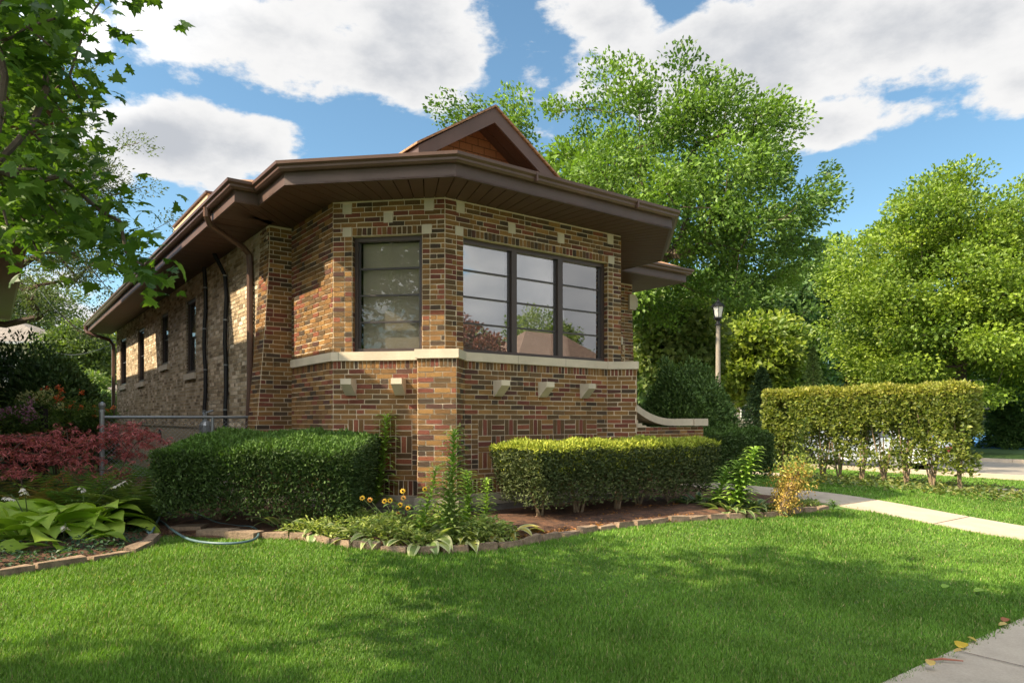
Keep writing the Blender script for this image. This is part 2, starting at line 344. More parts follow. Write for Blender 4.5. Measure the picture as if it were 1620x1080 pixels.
# ================================================================== THE BUNGALOW (local x = r along the front, local y = d to the back)
house = thing('bungalow', 'multicoloured brick bungalow with octagonal window bay and brown overhanging eaves', 'house', (QX, QY, 0), ANG)
FACE = arr([(.245,.125,.042), (.195,.104,.038), (.28,.15,.050), (.13,.076,.034), (.075,.050,.032), (.24,.080,.042), (.18,.058,.036), (.10,.046,.033), (.34,.18,.060)])
FACEP = arr([.19, .17, .11, .16, .10, .09, .09, .06, .03])
COMM = arr([(.47,.37,.25), (.40,.31,.20), (.56,.46,.33), (.31,.235,.15), (.64,.54,.41), (.25,.19,.125)])
COMMP = arr([.26, .26, .18, .15, .08, .07])
C = .0667; BW = .2185
class Wall:
    """courses of real bricks in front of a mortar bed; u along the wall, z up, n outwards"""
    def __init__(s, P0, P1, pal='face'):
        s.P0 = arr(P0); s.P1 = arr(P1); s.L = float(np.linalg.norm(s.P1-s.P0)); s.d = (s.P1-s.P0)/s.L; s.n = arr((s.d[1], -s.d[0]))
        s.b = []; s.col = []; s.pal = pal
    def pick(s, red=False):
        pal, pr = (FACE, FACEP) if s.pal == 'face' else (COMM, COMMP)
        c = pal[rng.choice(len(pal), p=pr)] if not red else FACE[rng.choice([5, 6])]
        return c*rng.uniform(.8, 1.2)
    def brick(s, u0, u1, z0, z1, c=None, g=.0063, pr=.007):
        if u1-u0 < .018: return
        s.b.append((u0+g, u1-g, z0+g, z1-g, pr+rng.uniform(-.002, .0025))); s.col.append(s.pick() if c is None else c)
    def rows(s, u0, u1, z0, nr, holes=(), h=C, phase=0, edge=None, bw=BW):
        for i in range(nr):
            a = z0+i*h; zc = a+h/2; ua, ub = (edge(zc) if edge else (u0, u1))
            segs = [(ua, ub)]
            for (h0, h1, y0, y1) in holes:
                if y0-.001 < zc < y1+.001:
                    segs = [q for (p, r) in segs for q in ((p, min(r, h0)), (max(p, h1), r)) if q[1]-q[0] > .012]
            st = ((i+phase) % 2)*bw/2 + (bw*.25 if (i+phase) % 6 == 3 else 0)
            for (p, r) in segs:
                x = math.floor((p-st)/bw)*bw+st
                while x < r-.012:
                    c0, c1 = max(x, p), min(x+bw, r)
                    if rng.random() < .10 and c1-c0 > bw*.9: s.brick(c0, c0+bw/2, a, a+h); s.brick(c0+bw/2, c1, a, a+h)
                    else: s.brick(c0, c1, a, a+h)
                    x += bw
    def upright(s, u0, u1, z0, z1, wd=C, dark=0.):
        k = max(1, round((u1-u0)/wd)); wd = (u1-u0)/k
        for i in range(k):
            c = s.pick(); c = c*(1-dark)
            s.brick(u0+i*wd, u0+(i+1)*wd, z0, z1, c)
    def stack(s, u0, u1, z0, z1, h=C):
        k = round((z1-z0)/h)
        for i in range(k): s.brick(u0, u1, z0+i*(z1-z0)/k, z0+(i+1)*(z1-z0)/k)
    def weave(s, u0, u1, z0, z1, first=0):
        nu = round((u1-u0)/BW); nz = round((z1-z0)/.2223); du = (u1-u0)/nu; dz = (z1-z0)/nz
        for j in range(nz):
            for i in range(nu):
                a, b = u0+i*du, z1-(j+1)*dz
                dark = FACE[rng.choice([0, 1, 3, 3])]*rng.uniform(.75, 1.05)
                for q in range(3):
                    c = s.pick(True) if q == 1 else dark*rng.uniform(.9, 1.1)
                    if (i+j+first) % 2 == 0: s.brick(a+q*du/3, a+(q+1)*du/3, b, b+dz, c)
                    else: s.brick(a, a+du, b+q*dz/3, b+(q+1)*dz/3, c)
    def emit(s, mb):
        B = arr(s.b); n = len(B); V = np.zeros((n, 8, 3))
        j = rng.normal(0, .0019, (n, 8))
        for q, (ui, zi, ni) in enumerate([(0,2,1), (1,2,1), (1,3,1), (0,3,1), (0,2,0), (1,2,0), (1,3,0), (0,3,0)]):
            u = B[:, ui]+j[:, q]; nn = (B[:, 4] if ni else np.full(n, -.012)); p = s.P0+s.d*u[:, None]+s.n*nn[:, None]
            V[:, q, 0] = p[:, 0]; V[:, q, 1] = p[:, 1]; V[:, q, 2] = B[:, zi]+j[:, (q+3) % 8]
        Fq = np.array([(0,1,2,3), (0,4,5,1), (1,5,6,2), (2,6,7,3), (3,7,4,0)])
        Fs = (np.arange(n)[:, None, None]*8+Fq[None]).reshape(-1, 4)
        mb.add(V.reshape(-1, 3), Fs, np.repeat(arr(s.col), 5, axis=0), 0)
    def bed(s, mb, u0, u1, z0, z1, holes=(), depth=.12, n=0.):
        """mortar plane with openings and their reveals"""
        us = sorted({u0, u1, *[h for q in holes for h in q[:2]]}); zs = sorted({z0, z1, *[h for q in holes for h in q[2:]]})
        us = [u for u in us if u0 <= u <= u1]; zs = [z for z in zs if z0 <= z <= z1]
        def pt(u, z, q=0.): p = s.P0+s.d*u+s.n*(q+n); return (p[0], p[1], z)
        for a, b in zip(us, us[1:]):
            for c, d in zip(zs, zs[1:]):
                if any(h[0] <= (a+b)/2 <= h[1] and h[2] <= (c+d)/2 <= h[3] for h in holes): continue
                mb.add([pt(a, c), pt(b, c), pt(b, d), pt(a, d)], [(0, 1, 2, 3)], None, 1)
        for (a, b, c, d) in holes:
            for (p, q) in (((a, c), (a, d)), ((b, d), (b, c)), ((a, d), (b, d)), ((b, c), (a, c))):
                mb.add([pt(*p), pt(*q), pt(*q, -depth), pt(*p, -depth)], [(0, 1, 2, 3)], None, 1)
    def reveal(s, u, z0, z1, side, depth=.12, h=C):
        """headers on the cheek of an opening: returned as a Wall turned into the opening"""
        p = s.P0+s.d*u; q = p-s.n*depth
        return (p, q) if side > 0 else (q, p)
def squares(wl, lst, sz=.125, pr=.012):
    for (u, z) in lst: mb = M(); mb.fbox(wl.P0, wl.d, u-sz/2, u+sz/2, z-sz/2, z+sz/2, -.01, pr); mb.build('stone_inset', 'limestone', house)

ZB0, ZB1 = 2.275, 2.39            # limestone belt
ZH = ZB1+23*C                     # window head
ZS = 4.38                         # soffit
UP = [(-1.08, 2.667), (-1.08, 1.08), (0, 0), (3.225, 0), (4.305, 1.08), (4.305, 2.667)]
LO = [(-1.08, 2.667), (-1.08, 1.08), (-.212, .212), (-.382, .042), (-.021, -.318), (.30, 0), (2.925, 0), (3.246, -.318), (3.607, .042), (3.437, .212), (4.305, 1.08), (4.305, 2.667)]
bay = M()
openings = []
def upper(i, hole=None, sq=(), wide=False):
    wl = Wall(UP[i], UP[i+1]); L = wl.L
    hs = [(u-.062, u+.062, z-.062, z+.062) for (u, z) in sq]
    if hole:
        a, b = hole; J = .105
        rh = [(a-J, b+J, ZB1, ZH+.11)]
        wl.rows(0, L, ZB1, 23, rh, phase=i); 
        wl.stack(a-J, a, ZB1, ZH); wl.stack(b, b+J, ZB1, ZH)
        wl.upright(a, b, ZH, ZH+.108, .0665)
        wl.rows(0, a-J-.02, ZH, 1, h=.055); wl.rows(0, a-J-.02, ZH+.055, 1, h=.055, phase=1)
        wl.rows(b+J+.02, L, ZH, 1, h=.055); wl.rows(b+J+.02, L, ZH+.055, 1, h=.055, phase=1)
        wl.rows(0, L, ZH+.11, 5, hs, phase=i)
        wl.bed(bay, 0, L, ZB1-.02, ZS+.02, [(a, b, ZB1, ZH)])
        for (p, q) in (wl.reveal(a, ZB1, ZH, 1), wl.reveal(b, ZB1, ZH, -1)):
            rv = Wall(p, q); rv.stack(0, rv.L, ZB1, ZH); rv.emit(bay)
        openings.append((wl, a, b))
    else:
        wl.rows(0, L, ZB1, 30, hs, phase=i); wl.bed(bay, 0, L, ZB1-.02, ZS+.02)
    wl.emit(bay); return wl
zt, zm, zh = ZS-.10, ZS-.235, ZH+.055
w_side = upper(0)
sqd = [(.20, zt), (.765, zm), (1.315, zt)]
w_diag = upper(1, (.267, 1.223), sqd)
sqf = [(.235, zt), (1.08, zm), (1.98, zm), (2.99, zt)]
w_front = upper(2, (.28, 2.945), sqf)
w_rdiag = upper(3); w_rside = upper(4)
squares(w_diag, sqd+[(.20, zh), (1.29, zh)]); squares(w_front, sqf+[(.215, zh), (3.01, zh)])
# lower bay
for i in range(len(LO)-1):
    wl = Wall(LO[i], LO[i+1]); L = wl.L
    wl.upright(0, L, ZB0-.11, ZB0, .058, dark=.1)
    wl.rows(0, L, 1.498, 10, phase=i)
    if i == 1 or i == 5 or i == 9:
        m = .2185; k = math.floor((L-2*m+.1)/BW); a = (L-k*BW)/2
        if i == 1: a = .21; k = 4
        wl.stack(0, a/2, .834, 1.50) if a < .24 and i != 1 else wl.rows(0, a, .834, 10, phase=1)
        if a < .24 and i != 1: wl.stack(a/2, a, .834, 1.50)
        wl.weave(a, a+k*BW, .834, 1.50, first=0)
        wl.stack(a+k*BW, L, .834, 1.50) if L-a-k*BW < .2 else wl.rows(a+k*BW, L, .834, 10, phase=0)
        wl.rows(0, L, .70, 2, phase=1); wl.upright(0, L, .50, .70, .066, dark=.35)
    else:
        wl.rows(0, L, .50, 15, phase=i); 
    wl.emit(bay); wl.bed(bay, 0, L, .48, ZB0+.02)
bay.build('bay_wall', ['brick_face', 'mortar'], house)
# belt course, base course, foundation (stone blocks with their joints)
def courseof(pts, o, z0, z1, inner):
    out = offset_line(pts, o); return [tuple(p) for p in out]+inner
inner_lo = [(4.0, 2.9), (-.8, 2.9)]
mb = M(); mb.prism(courseof(LO, .032, 0, 0, inner_lo), ZB0, ZB1); belt = mb.build('stone_belt', 'limestone', house)
for (a, b, ts) in ((5, 6, (.86, 1.74)), (1, 2, (.10,)), (6, 7, (.0,))):
    p, q = offset_line(LO, .0325)[a], offset_line(LO, .0325)[b]; L = np.linalg.norm(q-p); d = (q-p)/L
    for t in ts: mb = M(); mb.fbox(p, d, t-.0025, t+.0025, ZB0+.001, ZB1-.001, -.01, .0012); mb.build('belt_joint', 'limestone_dark', belt)
mb = M(); mb.prism(courseof(LO, .035, 0, 0, inner_lo), .35, .495); mb.build('stone_base', 'limestone_dark', house)
mb = M(); mb.prism(courseof(LO, .01, 0, 0, inner_lo), -.1, .349); mb.build('foundation', 'concrete_foundation', house)

# corner pier with its battered side, left of the bay, and the entrance wall to the right of it
pier = M()
def bat(z): return .27*max(0., 1-(z-.5)/3.5)**1.25
wl = Wall((-1.80, 2.667), (-1.08, 2.667)); wl.rows(0, .72, .35, 60, edge=lambda z: (.38-bat(z), .72)); wl.emit(pier)
def quad(mb, pts, mi=0, col=None): mb.add(pts, [tuple(range(len(pts)))], col, mi)
zs = np.linspace(0, ZS, 12)
for a, b in zip(zs, zs[1:]):
    ra, rb = -1.42-bat(a), -1.42-bat(b)
    quad(pier, [(ra, 2.667, a), (-1.08, 2.667, a), (-1.08, 2.667, b), (rb, 2.667, b)], 1)
    quad(pier, [(ra, 3.10, a), (ra, 2.667, a), (rb, 2.667, b), (rb, 3.10, b)], 1)
    quad(pier, [(-1.42, 3.10, a), (ra, 3.10, a), (rb, 3.10, b), (-1.42, 3.10, b)], 1)
for i in range(60):
    z = .35+i*C; r = -1.42-bat(z+C/2)
    wl = Wall((r, 3.10), (r, 2.667)); wl.rows(0, wl.L, z, 1, phase=i); wl.emit(pier)
pier.build('corner_pier', ['brick_face', 'mortar'], house)
ent = M()
wl = Wall((4.305, 2.667), (6.9, 2.667)); wl.rows(0, 2.6, .35, 60, edge=lambda z: (0, 1.98+.0+bat(z)*.62), phase=1); wl.emit(ent)
for a, b in zip(zs, zs[1:]):
    ra, rb = 6.285+bat(a)*.62, 6.285+bat(b)*.62
    quad(ent, [(4.305, 2.667, a), (ra, 2.667, a), (rb, 2.667, b), (4.305, 2.667, b)], 1)
    quad(ent, [(ra, 2.667, a), (ra, 3.2, a), (rb, 3.2, b), (rb, 2.667, b)], 1)
    quad(ent, [(ra, 3.2, a), (6.2, 3.2, a), (6.2, 3.2, b), (rb, 3.2, b)], 1)
for i in range(60):
    z = .35+i*C; r = 6.285+bat(z+C/2)*.62; wl = Wall((r, 2.667), (r, 3.2)); wl.rows(0, wl.L, z, 1, phase=i); wl.emit(ent)
ent.build('entrance_wall', ['brick_face', 'mortar'], house)
mb = M(); mb.fbox((6.36, 2.667), (1, 0), 0, .05, 3.90, 4.10, -.1, .05)
mb.fbox((6.16, 2.667), (1, 0), 0, .20, 3.84, 4.16, -.05, .05); mb.build('stone_shield', 'limestone', house)
mb = M(); mb.fbox((5.91, 2.667), (1, 0), -.09, .09, 3.08, 3.25, -.01, .014); mb.build('stone_inset', 'limestone', house)
for ch, z in (('5', 2.90), ('2', 2.655)):
    cu = bpy.data.curves.new('house_number', 'FONT'); cu.body = ch; cu.size = .225; cu.extrude = .008; cu.bevel_depth = .002; cu.offset = .001
    to = bpy.data.objects.new('house_number', cu); COL.objects.link(to)
    me = bpy.data.meshes.new_from_object(to.evaluated_get(bpy.context.evaluated_depsgraph_get())); bpy.data.objects.remove(to)
    o = bpy.data.objects.new('house_number', me); COL.objects.link(o); me.materials.clear(); me.materials.append(MATS['cream_trim'])
    o.parent = house; o.location = (5.955, 2.652, z); o.rotation_euler = (math.radians(90), 0, 0)

# side walls of common brick
DEND = 18.3
side = M(); sw = Wall((-1.42, DEND), (-1.42, 2.70), 'common'); T = lambda d: DEND-d
wins = [(7.30, 8.16, 2.45, 3.98), (10.0, 10.87, 2.79, 4.02), (13.18, 14.20, 2.52, 4.0), (16.27, 17.5, 2.55, 4.02)]
hol = [(T(b), T(a), z0, z1) for (a, b, z0, z1) in wins]
sw.rows(0, sw.L, 1.38, 45, hol); sw.emit(side)
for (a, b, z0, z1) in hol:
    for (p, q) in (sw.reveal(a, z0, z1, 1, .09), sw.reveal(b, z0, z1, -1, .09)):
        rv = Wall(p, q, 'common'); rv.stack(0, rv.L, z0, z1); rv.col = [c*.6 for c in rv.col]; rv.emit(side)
if True: sw.bed(side, 0, sw.L, 1.36, ZS+.02, hol, depth=.12)
rb = Wall((-1.42, DEND), (6.2, DEND), 'common')
for (p, q) in (((6.2, DEND), (-1.42, DEND)), ((6.2, 2.7), (6.2, DEND))):
    wq = Wall(p, q, 'common'); wq.bed(side, 0, wq.L, 0, ZS)
side.build('side_wall', ['brick_common', 'mortar_grey'], house)
mb = M(); mb.box(-1.455, -1.3, 3.1, DEND+.02, -.1, 1.375); mb.box(-1.475, -1.3, 3.1, DEND+.02, 1.345, 1.372)
mb.build('parged_foundation', 'parging', house)
for d in (13.5, 10.8):
    mb = M(); a = np.linspace(0, math.pi, 12); pts = [(d-.17, .96), *[(d-.17*math.cos(t), 1.1+.17*math.sin(t)) for t in a], (d+.17, .96)]
    V = [(-1.468, p[0], p[1]) for p in pts]+[(-1.44, p[0], p[1]) for p in pts]; n = len(pts)
    mb.add(V, [tuple(range(n)), *[(i, (i+1) % n, n+(i+1) % n, n+i) for i in range(n)]]); mb.build('vent', 'iron_black', house)

# windows -----------------------------------------------------------
def window(wl, a, b, z0, z1, lights, bars, glass, blind, blind_d=.07, rec=.10, fw=.05):
    mb = M(); f = wl.fbox if False else None
    def bx(u0, u1, y0, y1, n0, n1): mb.fbox(wl.P0, wl.d, u0, u1, y0, y1, n0, n1)
    bx(a, b, z1-fw*1.2, z1, -rec-.06, -rec+.02); bx(a, b, z0, z0+fw, -rec-.06, -rec+.03)
    bx(a, a+fw, z0+fw, z1-fw*1.2, -rec-.06, -rec+.02); bx(b-fw, b, z0+fw, z1-fw*1.2, -rec-.06, -rec+.02)
    ed = [a+fw+(b-a-2*fw)*i/lights for i in range(lights+1)]
    for i in range(1, lights): bx(ed[i]-.045, ed[i]+.045, z0+fw, z1-fw*1.2, -rec-.06, -rec+.025)
    fr = mb.build('window', 'window_frame', house)
    for i in range(lights):
        p0 = ed[i]+(.045 if i else 0); p1 = ed[i+1]-(.045 if i < lights-1 else 0); y0, y1 = z0+fw, z1-fw*1.2
        sb = M()
        for k in range(1, bars+1):
            z = y0+(y1-y0)*k/(bars+1); sb.fbox(wl.P0, wl.d, p0, p1, z-.011, z+.011, -rec-.05, -rec-.012)
        for q in ((p0, p0+.022), (p1-.022, p1)): sb.fbox(wl.P0, wl.d, q[0], q[1], y0, y1, -rec-.05, -rec-.014)
        sb.build('sash', 'sash_bar', fr)
        g = M(); g.fbox(wl.P0, wl.d, p0, p1, y0, y1, -rec-.036, -rec-.032); g.build('pane', glass, fr)
        s = M(); nn = -rec-.036-blind_d; gap = .03
        s.fbox(wl.P0, wl.d, p0+gap, p1-gap, y0+.01, y1, nn-.004, nn); s.build('roller_blind', blind, fr)
    s = M(); s.fbox(wl.P0, wl.d, a-.02, b+.02, z0-.02, z1+.02, -rec-.35, -rec-.32); s.build('dark_interior', 'dark_room', fr)
    return fr
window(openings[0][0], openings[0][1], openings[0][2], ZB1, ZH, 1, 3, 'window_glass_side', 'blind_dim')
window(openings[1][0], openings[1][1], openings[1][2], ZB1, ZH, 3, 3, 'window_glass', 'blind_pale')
for (a, b, z0, z1) in wins:
    window(sw, T(b), T(a), z0, z1, 1, 1, 'window_glass_side', 'dark_room', rec=.05, fw=.06)
    mb = M(); mb.fbox(sw.P0, sw.d, T(b)-.06, T(a)+.06, z0-.13, z0-.004, -.1, .045); mb.build('window_sill', 'limestone', house)
# flower-box corbels
def corbel(P0, dr, u, z=2.03, wdt=.145, h=.215, pr=.20):
    P0 = arr(P0); dr = arr(dr)/np.linalg.norm(dr); nn = arr((dr[1], -dr[0])); V = []
    prof = [(-.02, z-h), (.035, z-h), (pr, z-.075), (pr, z), (-.02, z)]
    for uu in (u-wdt/2, u+wdt/2): V += [(*(P0+dr*uu+nn*q), zz) for q, zz in prof]
    mb = M(); mb.add(V, [(4,3,2,1,0), (5,6,7,8,9), *[(i, (i+1) % 5, 5+(i+1) % 5, 5+i) for i in range(5)]]); mb.build('corbel', 'limestone', house)
dd = (.7071, -.7071)
corbel((-1.08, 1.08), dd, .255); corbel((-1.08, 1.08), dd, .935)
for u in (.835, 1.62, 2.425): corbel((0, 0), (1, 0), u)

# eaves -------------------------------------------------------------
E = [(-2.15, 19.4), (-2.15, 1.80), (-1.84, 1.80), (-1.84, .764), (-.316, -.763), (3.541, -.763), (5.07, .764), (5.07, 1.80), (7.0, 1.80), (7.0, 19.4)]
Wd = [(-1.42, 18.35), (-1.42, 2.667), (-1.08, 2.667), (-1.08, 1.08), (0, 0), (3.225, 0), (4.305, 1.08), (4.305, 2.667), (6.3, 2.667), (6.3, 18.35)]
E = E  # outline of the fascia
fs = M(); sweep(fs, E, [(0, ZS), (0, 4.625), (-.035, 4.625), (-.035, ZS)]); fs.build('fascia', 'brown_metal', house)
gt = M(); sweep(gt, E, [(.002, 4.53), (.062, 4.53), (.085, 4.555), (.088, 4.58), (.118, 4.605), (.122, 4.642), (.110, 4.642), (.106, 4.61), (.078, 4.585), (.07, 4.56), (.002, 4.545)]); gt.build('gutter', 'gutter_metal', house)
for u in (1.15, 3.0): mb = M(); mb.fbox((-.316, -.763), (1, 0), u-.012, u+.012, 4.527, 4.645, .0, .1245); mb.build('gutter_joint', 'gutter_metal', house)
sf = M(); bk = M()
def soffit(W0, W1, E0, E1, pitch=.195):
    W0, W1, E0, E1 = map(arr, (W0, W1, E0, E1)); L = np.linalg.norm(E1-E0); k = max(1, round(L/pitch)); g = .007/L
    bk.add([(*p, ZS+.028) for p in (W0, E0, E1, W1)], [(0, 1, 2, 3)])
    for i in range(k):
        a, b = i/k+g, (i+1)/k-g; q = [W0+(W1-W0)*a, E0+(E1-E0)*a, E0+(E1-E0)*b, W0+(W1-W0)*b]
        V = [(*p, ZS+.004) for p in q]+[(*p, ZS+.02) for p in q]; sf.add(V, [(0,1,2,3), (0,4,5,1), (1,5,6,2), (2,6,7,3), (3,7,4,0)])
# main side: square-on boards; corner wedges mitred
segs = [((-1.42, 18.35), (-1.42, 2.45), (-2.15, 18.35), (-2.15, 2.45)), ((-1.42, 19.4), (-1.42, 18.35), (-2.15, 19.4), (-2.15, 18.35))]
for q in segs: soffit(*q, pitch=.30)
soffit((-1.42, 2.45), (-1.42, 2.667), (-2.15, 2.45), (-2.15, 1.80), .2)
soffit((-1.42, 2.667), (-1.08, 2.667), (-2.15, 1.80), (-1.84, 1.80), .2)
for i in (2, 3, 4, 5, 6, 7): soffit(Wd[i], Wd[i+1], E[i], E[i+1])
soffit(Wd[8], Wd[9], E[8], E[9], .3)
bk.build('soffit_backing', 'soffit_gap', house); sf.build('soffit', 'soffit_board', house)

# roof --------------------------------------------------------------
ZE = 4.635; ro = M(); MP = .46; BP = .35
x0, x1, y0, y1 = -2.23, 7.08, 1.72, 19.45; hw = (x1-x0)/2; xc = (x0+x1)/2; zr = ZE+MP*hw
A, B_, C_, D_ = (x0, y0, ZE), (x1, y0, ZE), (x1, y1, ZE), (x0, y1, ZE); R0, R1 = (xc, y0+hw, zr), (xc, y1-hw, zr)
for f in ((A, B_, R0), (B_, C_, R1, R0), (C_, D_, R1), (D_, A, R0, R1), (A, D_, C_, B_)): quad(ro, f)
roof_main = ro.build('roof', 'roof_shingles', house)
bo = offset_line(E[2:8], .075); bi = offset_line(E[2:8], -1.9); rb = M()
bo = [(p[0], p[1]) for p in bo]; bi = [(p[0], p[1]) for p in bi]
bo[0] = (bo[0][0], 2.2); bo[-1] = (bo[-1][0], 2.2); bi[0] = (bi[0][0], 5); bi[-1] = (bi[-1][0], 5)
for i in range(len(bo)-1):
    quad(rb, [(*bo[i], ZE), (*bo[i+1], ZE), (*bi[i+1], ZE+1.97*BP), (*bi[i], ZE+1.97*BP)])
quad(rb, [(*p, ZE+1.97*BP) for p in bi]); rb.build('bay_roof', 'roof_shingles', house)
# front gable
gx, gz, gh_, gy = 1.61, 6.41, 1.36, 1.15; sl_ = (6.41-5.53)/gh_
gr = M()
for sgn in (-1, 1):
    xe = gx+sgn*gh_; ze = gz-sl_*gh_
    V = [(gx, gy-.03, gz+.02), (xe+sgn*.04, gy-.03, ze-.01), (xe+sgn*.04, 6.5, ze-.01), (gx, 6.5, gz+.02)]
    Vb = [(p[0], p[1], p[2]-.035) for p in V]
    gr.hull8(Vb+V if sgn > 0 else Vb[::-1]+V[::-1])
gr.build('gable_roof', 'roof_shingles', house)
gs = M()
for sgn in (-1, 1):       # barge boards with raking soffit and side fascia
    xe = gx+sgn*gh_; ze = gz-sl_*gh_; h = .235
    V = [(gx, gy, gz-h-.02), (xe, gy, ze-h-.02), (xe, gy, ze-.048), (gx, gy, gz-.018)]; W = [(p[0], p[1]+.04, p[2]) for p in V]
    gs.add(V+W, [(0,1,2,3), (7,6,5,4), (0,4,5,1), (1,5,6,2), (2,6,7,3)])
    V = [(xe, gy+.04, ze-h-.02), (xe, 6.5, ze-h-.02), (xe, 6.5, ze-.048), (xe, gy+.04, ze-.048)]; W = [(p[0]-sgn*.03, p[1], p[2]) for p in V]
    gs.add(V+W, [(0,1,2,3), (7,6,5,4), (0,4,5,1), (2,6,7,3)])
gs.build('barge_board', 'brown_metal', house)
so_ = M()
for sgn in (-1, 1):
    xe = gx+sgn*(gh_-.03); ze = gz-sl_*(gh_-.03)
    for k in range(3):
        a, b = gy+.04+k*.21, gy+.04+(k+1)*.21-.01
        quad(so_, [(gx, a, gz-.075), (xe, a, ze-.075), (xe, b, ze-.075), (gx, b, gz-.075)])
so_.build('gable_soffit', 'soffit_board', house)
gw = M(); yb = gy+.62; n0 = 5.0
quad(gw, [(gx-1.3, yb, n0), (gx+1.3, yb, n0), (gx+1.3, yb, gz-.08-sl_*1.3), (gx, yb, gz-.08), (gx-1.3, yb, gz-.08-sl_*1.3)]); gw.build('gable_wall', 'wall_shingles', house)
mb = M(); mb.box(gx-1.0, gx+1.0, yb-.05, yb-.003, 5.30, 5.585); mb.build('gable_sill_board', 'brown_metal', house)
# side dormer
dm = M(); dm.box(-.95, 2, 6.75, 9.2, 4.9, 5.72); dm.build('dormer_wall', 'cream_trim', house)
dm = M(); dm.box(-1.40, 2, 6.45, 9.55, 5.665, 5.835); dm.build('dormer_fascia', 'cream_trim', house)
dm = M(); dm.box(-1.44, 2, 6.41, 9.49, 5.838, 5.875); dm.build('dormer_roof', 'gutter_metal', house)

# downspout, side pipes, meter
def dspout(pts, wd=.05, name='downspout', m='gutter_metal'):
    mb = M(); mb.tube(pts, wd, 8); return mb.build(name, m, house)
dspout([(-2.23, 2.95, 4.56), (-2.23, 2.95, 4.44), (-2.17, 3.0, 4.33), (-1.60, 3.36, 4.16), (-1.50, 3.40, 4.07), (-1.485, 3.41, 3.9), (-1.485, 3.41, 2.0), (-1.53, 3.41, .9), (-1.75, 3.2, .32)], .048)
dspout([(-2.23, 18.9, 4.56), (-2.23, 18.9, 4.42), (-2.2, 18.85, 4.33), (-1.6, 18.5, 4.1), (-1.5, 18.42, 3.9), (-1.5, 18.42, .3)], .06)
for d, k in ((6.32, 0), (4.86, 1)):
    ps = [(-1.475+.012*math.sin(i*1.7), d+(.02*math.sin(i*1.3+k)) + (.10 if k and i > 8 else 0)*(i-8)/2, .5+i*3.88/10) for i in range(11)]
    if k: ps[-1] = (-1.62, d+.2, 4.40)
    pp = dspout(ps, .036, 'service_pipe', 'iron_black')
    for i in (3, 5, 7, 9):
        p = ps[i]; mb = M(); mb.lathe((p[0], p[1], p[2]), [(.042, -.012), (.042, .012)], 10); mb.build('pipe_clamp', 'galvanised', pp)
mb = M(); mb.lathe((-1.62, 5.6, 1.33), [(.02, -.17), (.10, -.15), (.12, -.05), (.12, .06), (.08, .13), (.03, .15)], 14); mb.tube([(-1.62, 5.7, .4), (-1.62, 5.7, 1.55), (-1.55, 6.1, 1.62), (-1.5, 6.28, 1.6)], .022, 8)
mb.tube([(-1.62, 5.6, 1.45), (-1.62, 5.6, 1.62), (-1.5, 5.6, 1.66)], .02, 8); mb.build('gas_meter', 'galvanised', house)
# stair wing wall with its swept coping, right of the bay
ww = M(); wl = Wall((4.45, 1.3), (6.92, 1.3)); wl.rows(0, wl.L, .15, 18); wl.emit(ww); wl.bed(ww, 0, wl.L, 0, 1.35)
wl = Wall((6.92, 1.3), (6.92, 1.62)); wl.rows(0, .32, .15, 18, phase=1); wl.emit(ww); wl.bed(ww, 0, .32, 0, 1.35)
for t in np.linspace(0, 1, 9)[:-1]:
    r = 4.45+t*.9; z = 1.35+.55*(1-t)**2
    ww.fbox((4.45, 1.3), (1, 0), t*.9, t*.9+.1125, 1.35, z, -.3, -.004, None, 1)
ww.build('stair_wall', ['brick_face', 'mortar'], house)
cp = M(); pr = []
for t in np.linspace(0, 1, 14): pr.append((4.45+1.55*t, 1.375+.62*(1-t)**2.3))
pr += [(6.55, 1.375)]
V = []
for (r, z) in pr: V += [(r, 1.25, z), (r, 1.65, z), (r, 1.65, z+.135), (r, 1.25, z+.135)]
n = len(pr); Fs = [(i*4+j, i*4+(j+1) % 4, (i+1)*4+(j+1) % 4, (i+1)*4+j) for i in range(n-1) for j in range(4)]+[(3,2,1,0), (n*4-4, n*4-3, n*4-2, n*4-1)]
cp.add(V, Fs); cp.box(6.553, 6.98, 1.22, 1.68, 1.372, 1.515); cp.build('stair_coping', 'limestone', house)
mb = M(); mb.box(4.62, 4.75, 1.22, 1.3, .7, 1.30); mb.build('stone_block', 'limestone', house)
# ================================================================== GROUND
def sheet(name, fn, us, vs, m, dz=0., kind='structure', solid=0.):
    """a sheet following the ground; fn(u, v) -> (x, y)"""
    V = []
    for v in vs:
        for u in us:
            x, y = fn(u, v); V.append((x, y, float(gh(x, y))+dz))
    n = len(us); Fs = [(j*n+i, j*n+i+1, (j+1)*n+i+1, (j+1)*n+i) for j in range(len(vs)-1) for i in range(n-1)]
    mb = M(); mb.add(V, np.array(Fs))
    if solid:
        b = [*range(n), *[(j+1)*n+n-1 for j in range(len(vs)-1)], *[(len(vs)-1)*n+i for i in range(n-2, -1, -1)], *[j*n for j in range(len(vs)-2, 0, -1)]]
        Vb = [V[i] for i in b]; Vc = [(p[0], p[1], p[2]-solid) for p in Vb]; k = len(b)
        mb.add(Vb+Vc, [(i, k+i, k+(i+1) % k, (i+1) % k) for i in range(k)])
    o = mb.build(name, m); tag(o, kind=kind); return o
gu = np.concatenate([[-400, -200, -100, -60, -40, -30], np.arange(-24, 30.1, .5), [33, 37, 42, 48, 60, 90, 150, 260, 420]])
gv = np.concatenate([[-400, -200, -100, -60, -40], np.arange(-24, 24.1, .5), [28, 34, 42, 55, 80, 120, 200, 420]])
def rd_xy(u, v): return W2(u, v)
sheet('ground', rd_xy, gu, gv, 'turf')
sidewalk = sheet('sidewalk', rd_xy, np.arange(-14, 13.4, .5), [-7.45, -7.2, -6.8, -6.4, -6.0, -5.83], 'paving', .012, solid=.08)
walk_w = (5.72, 6.92)
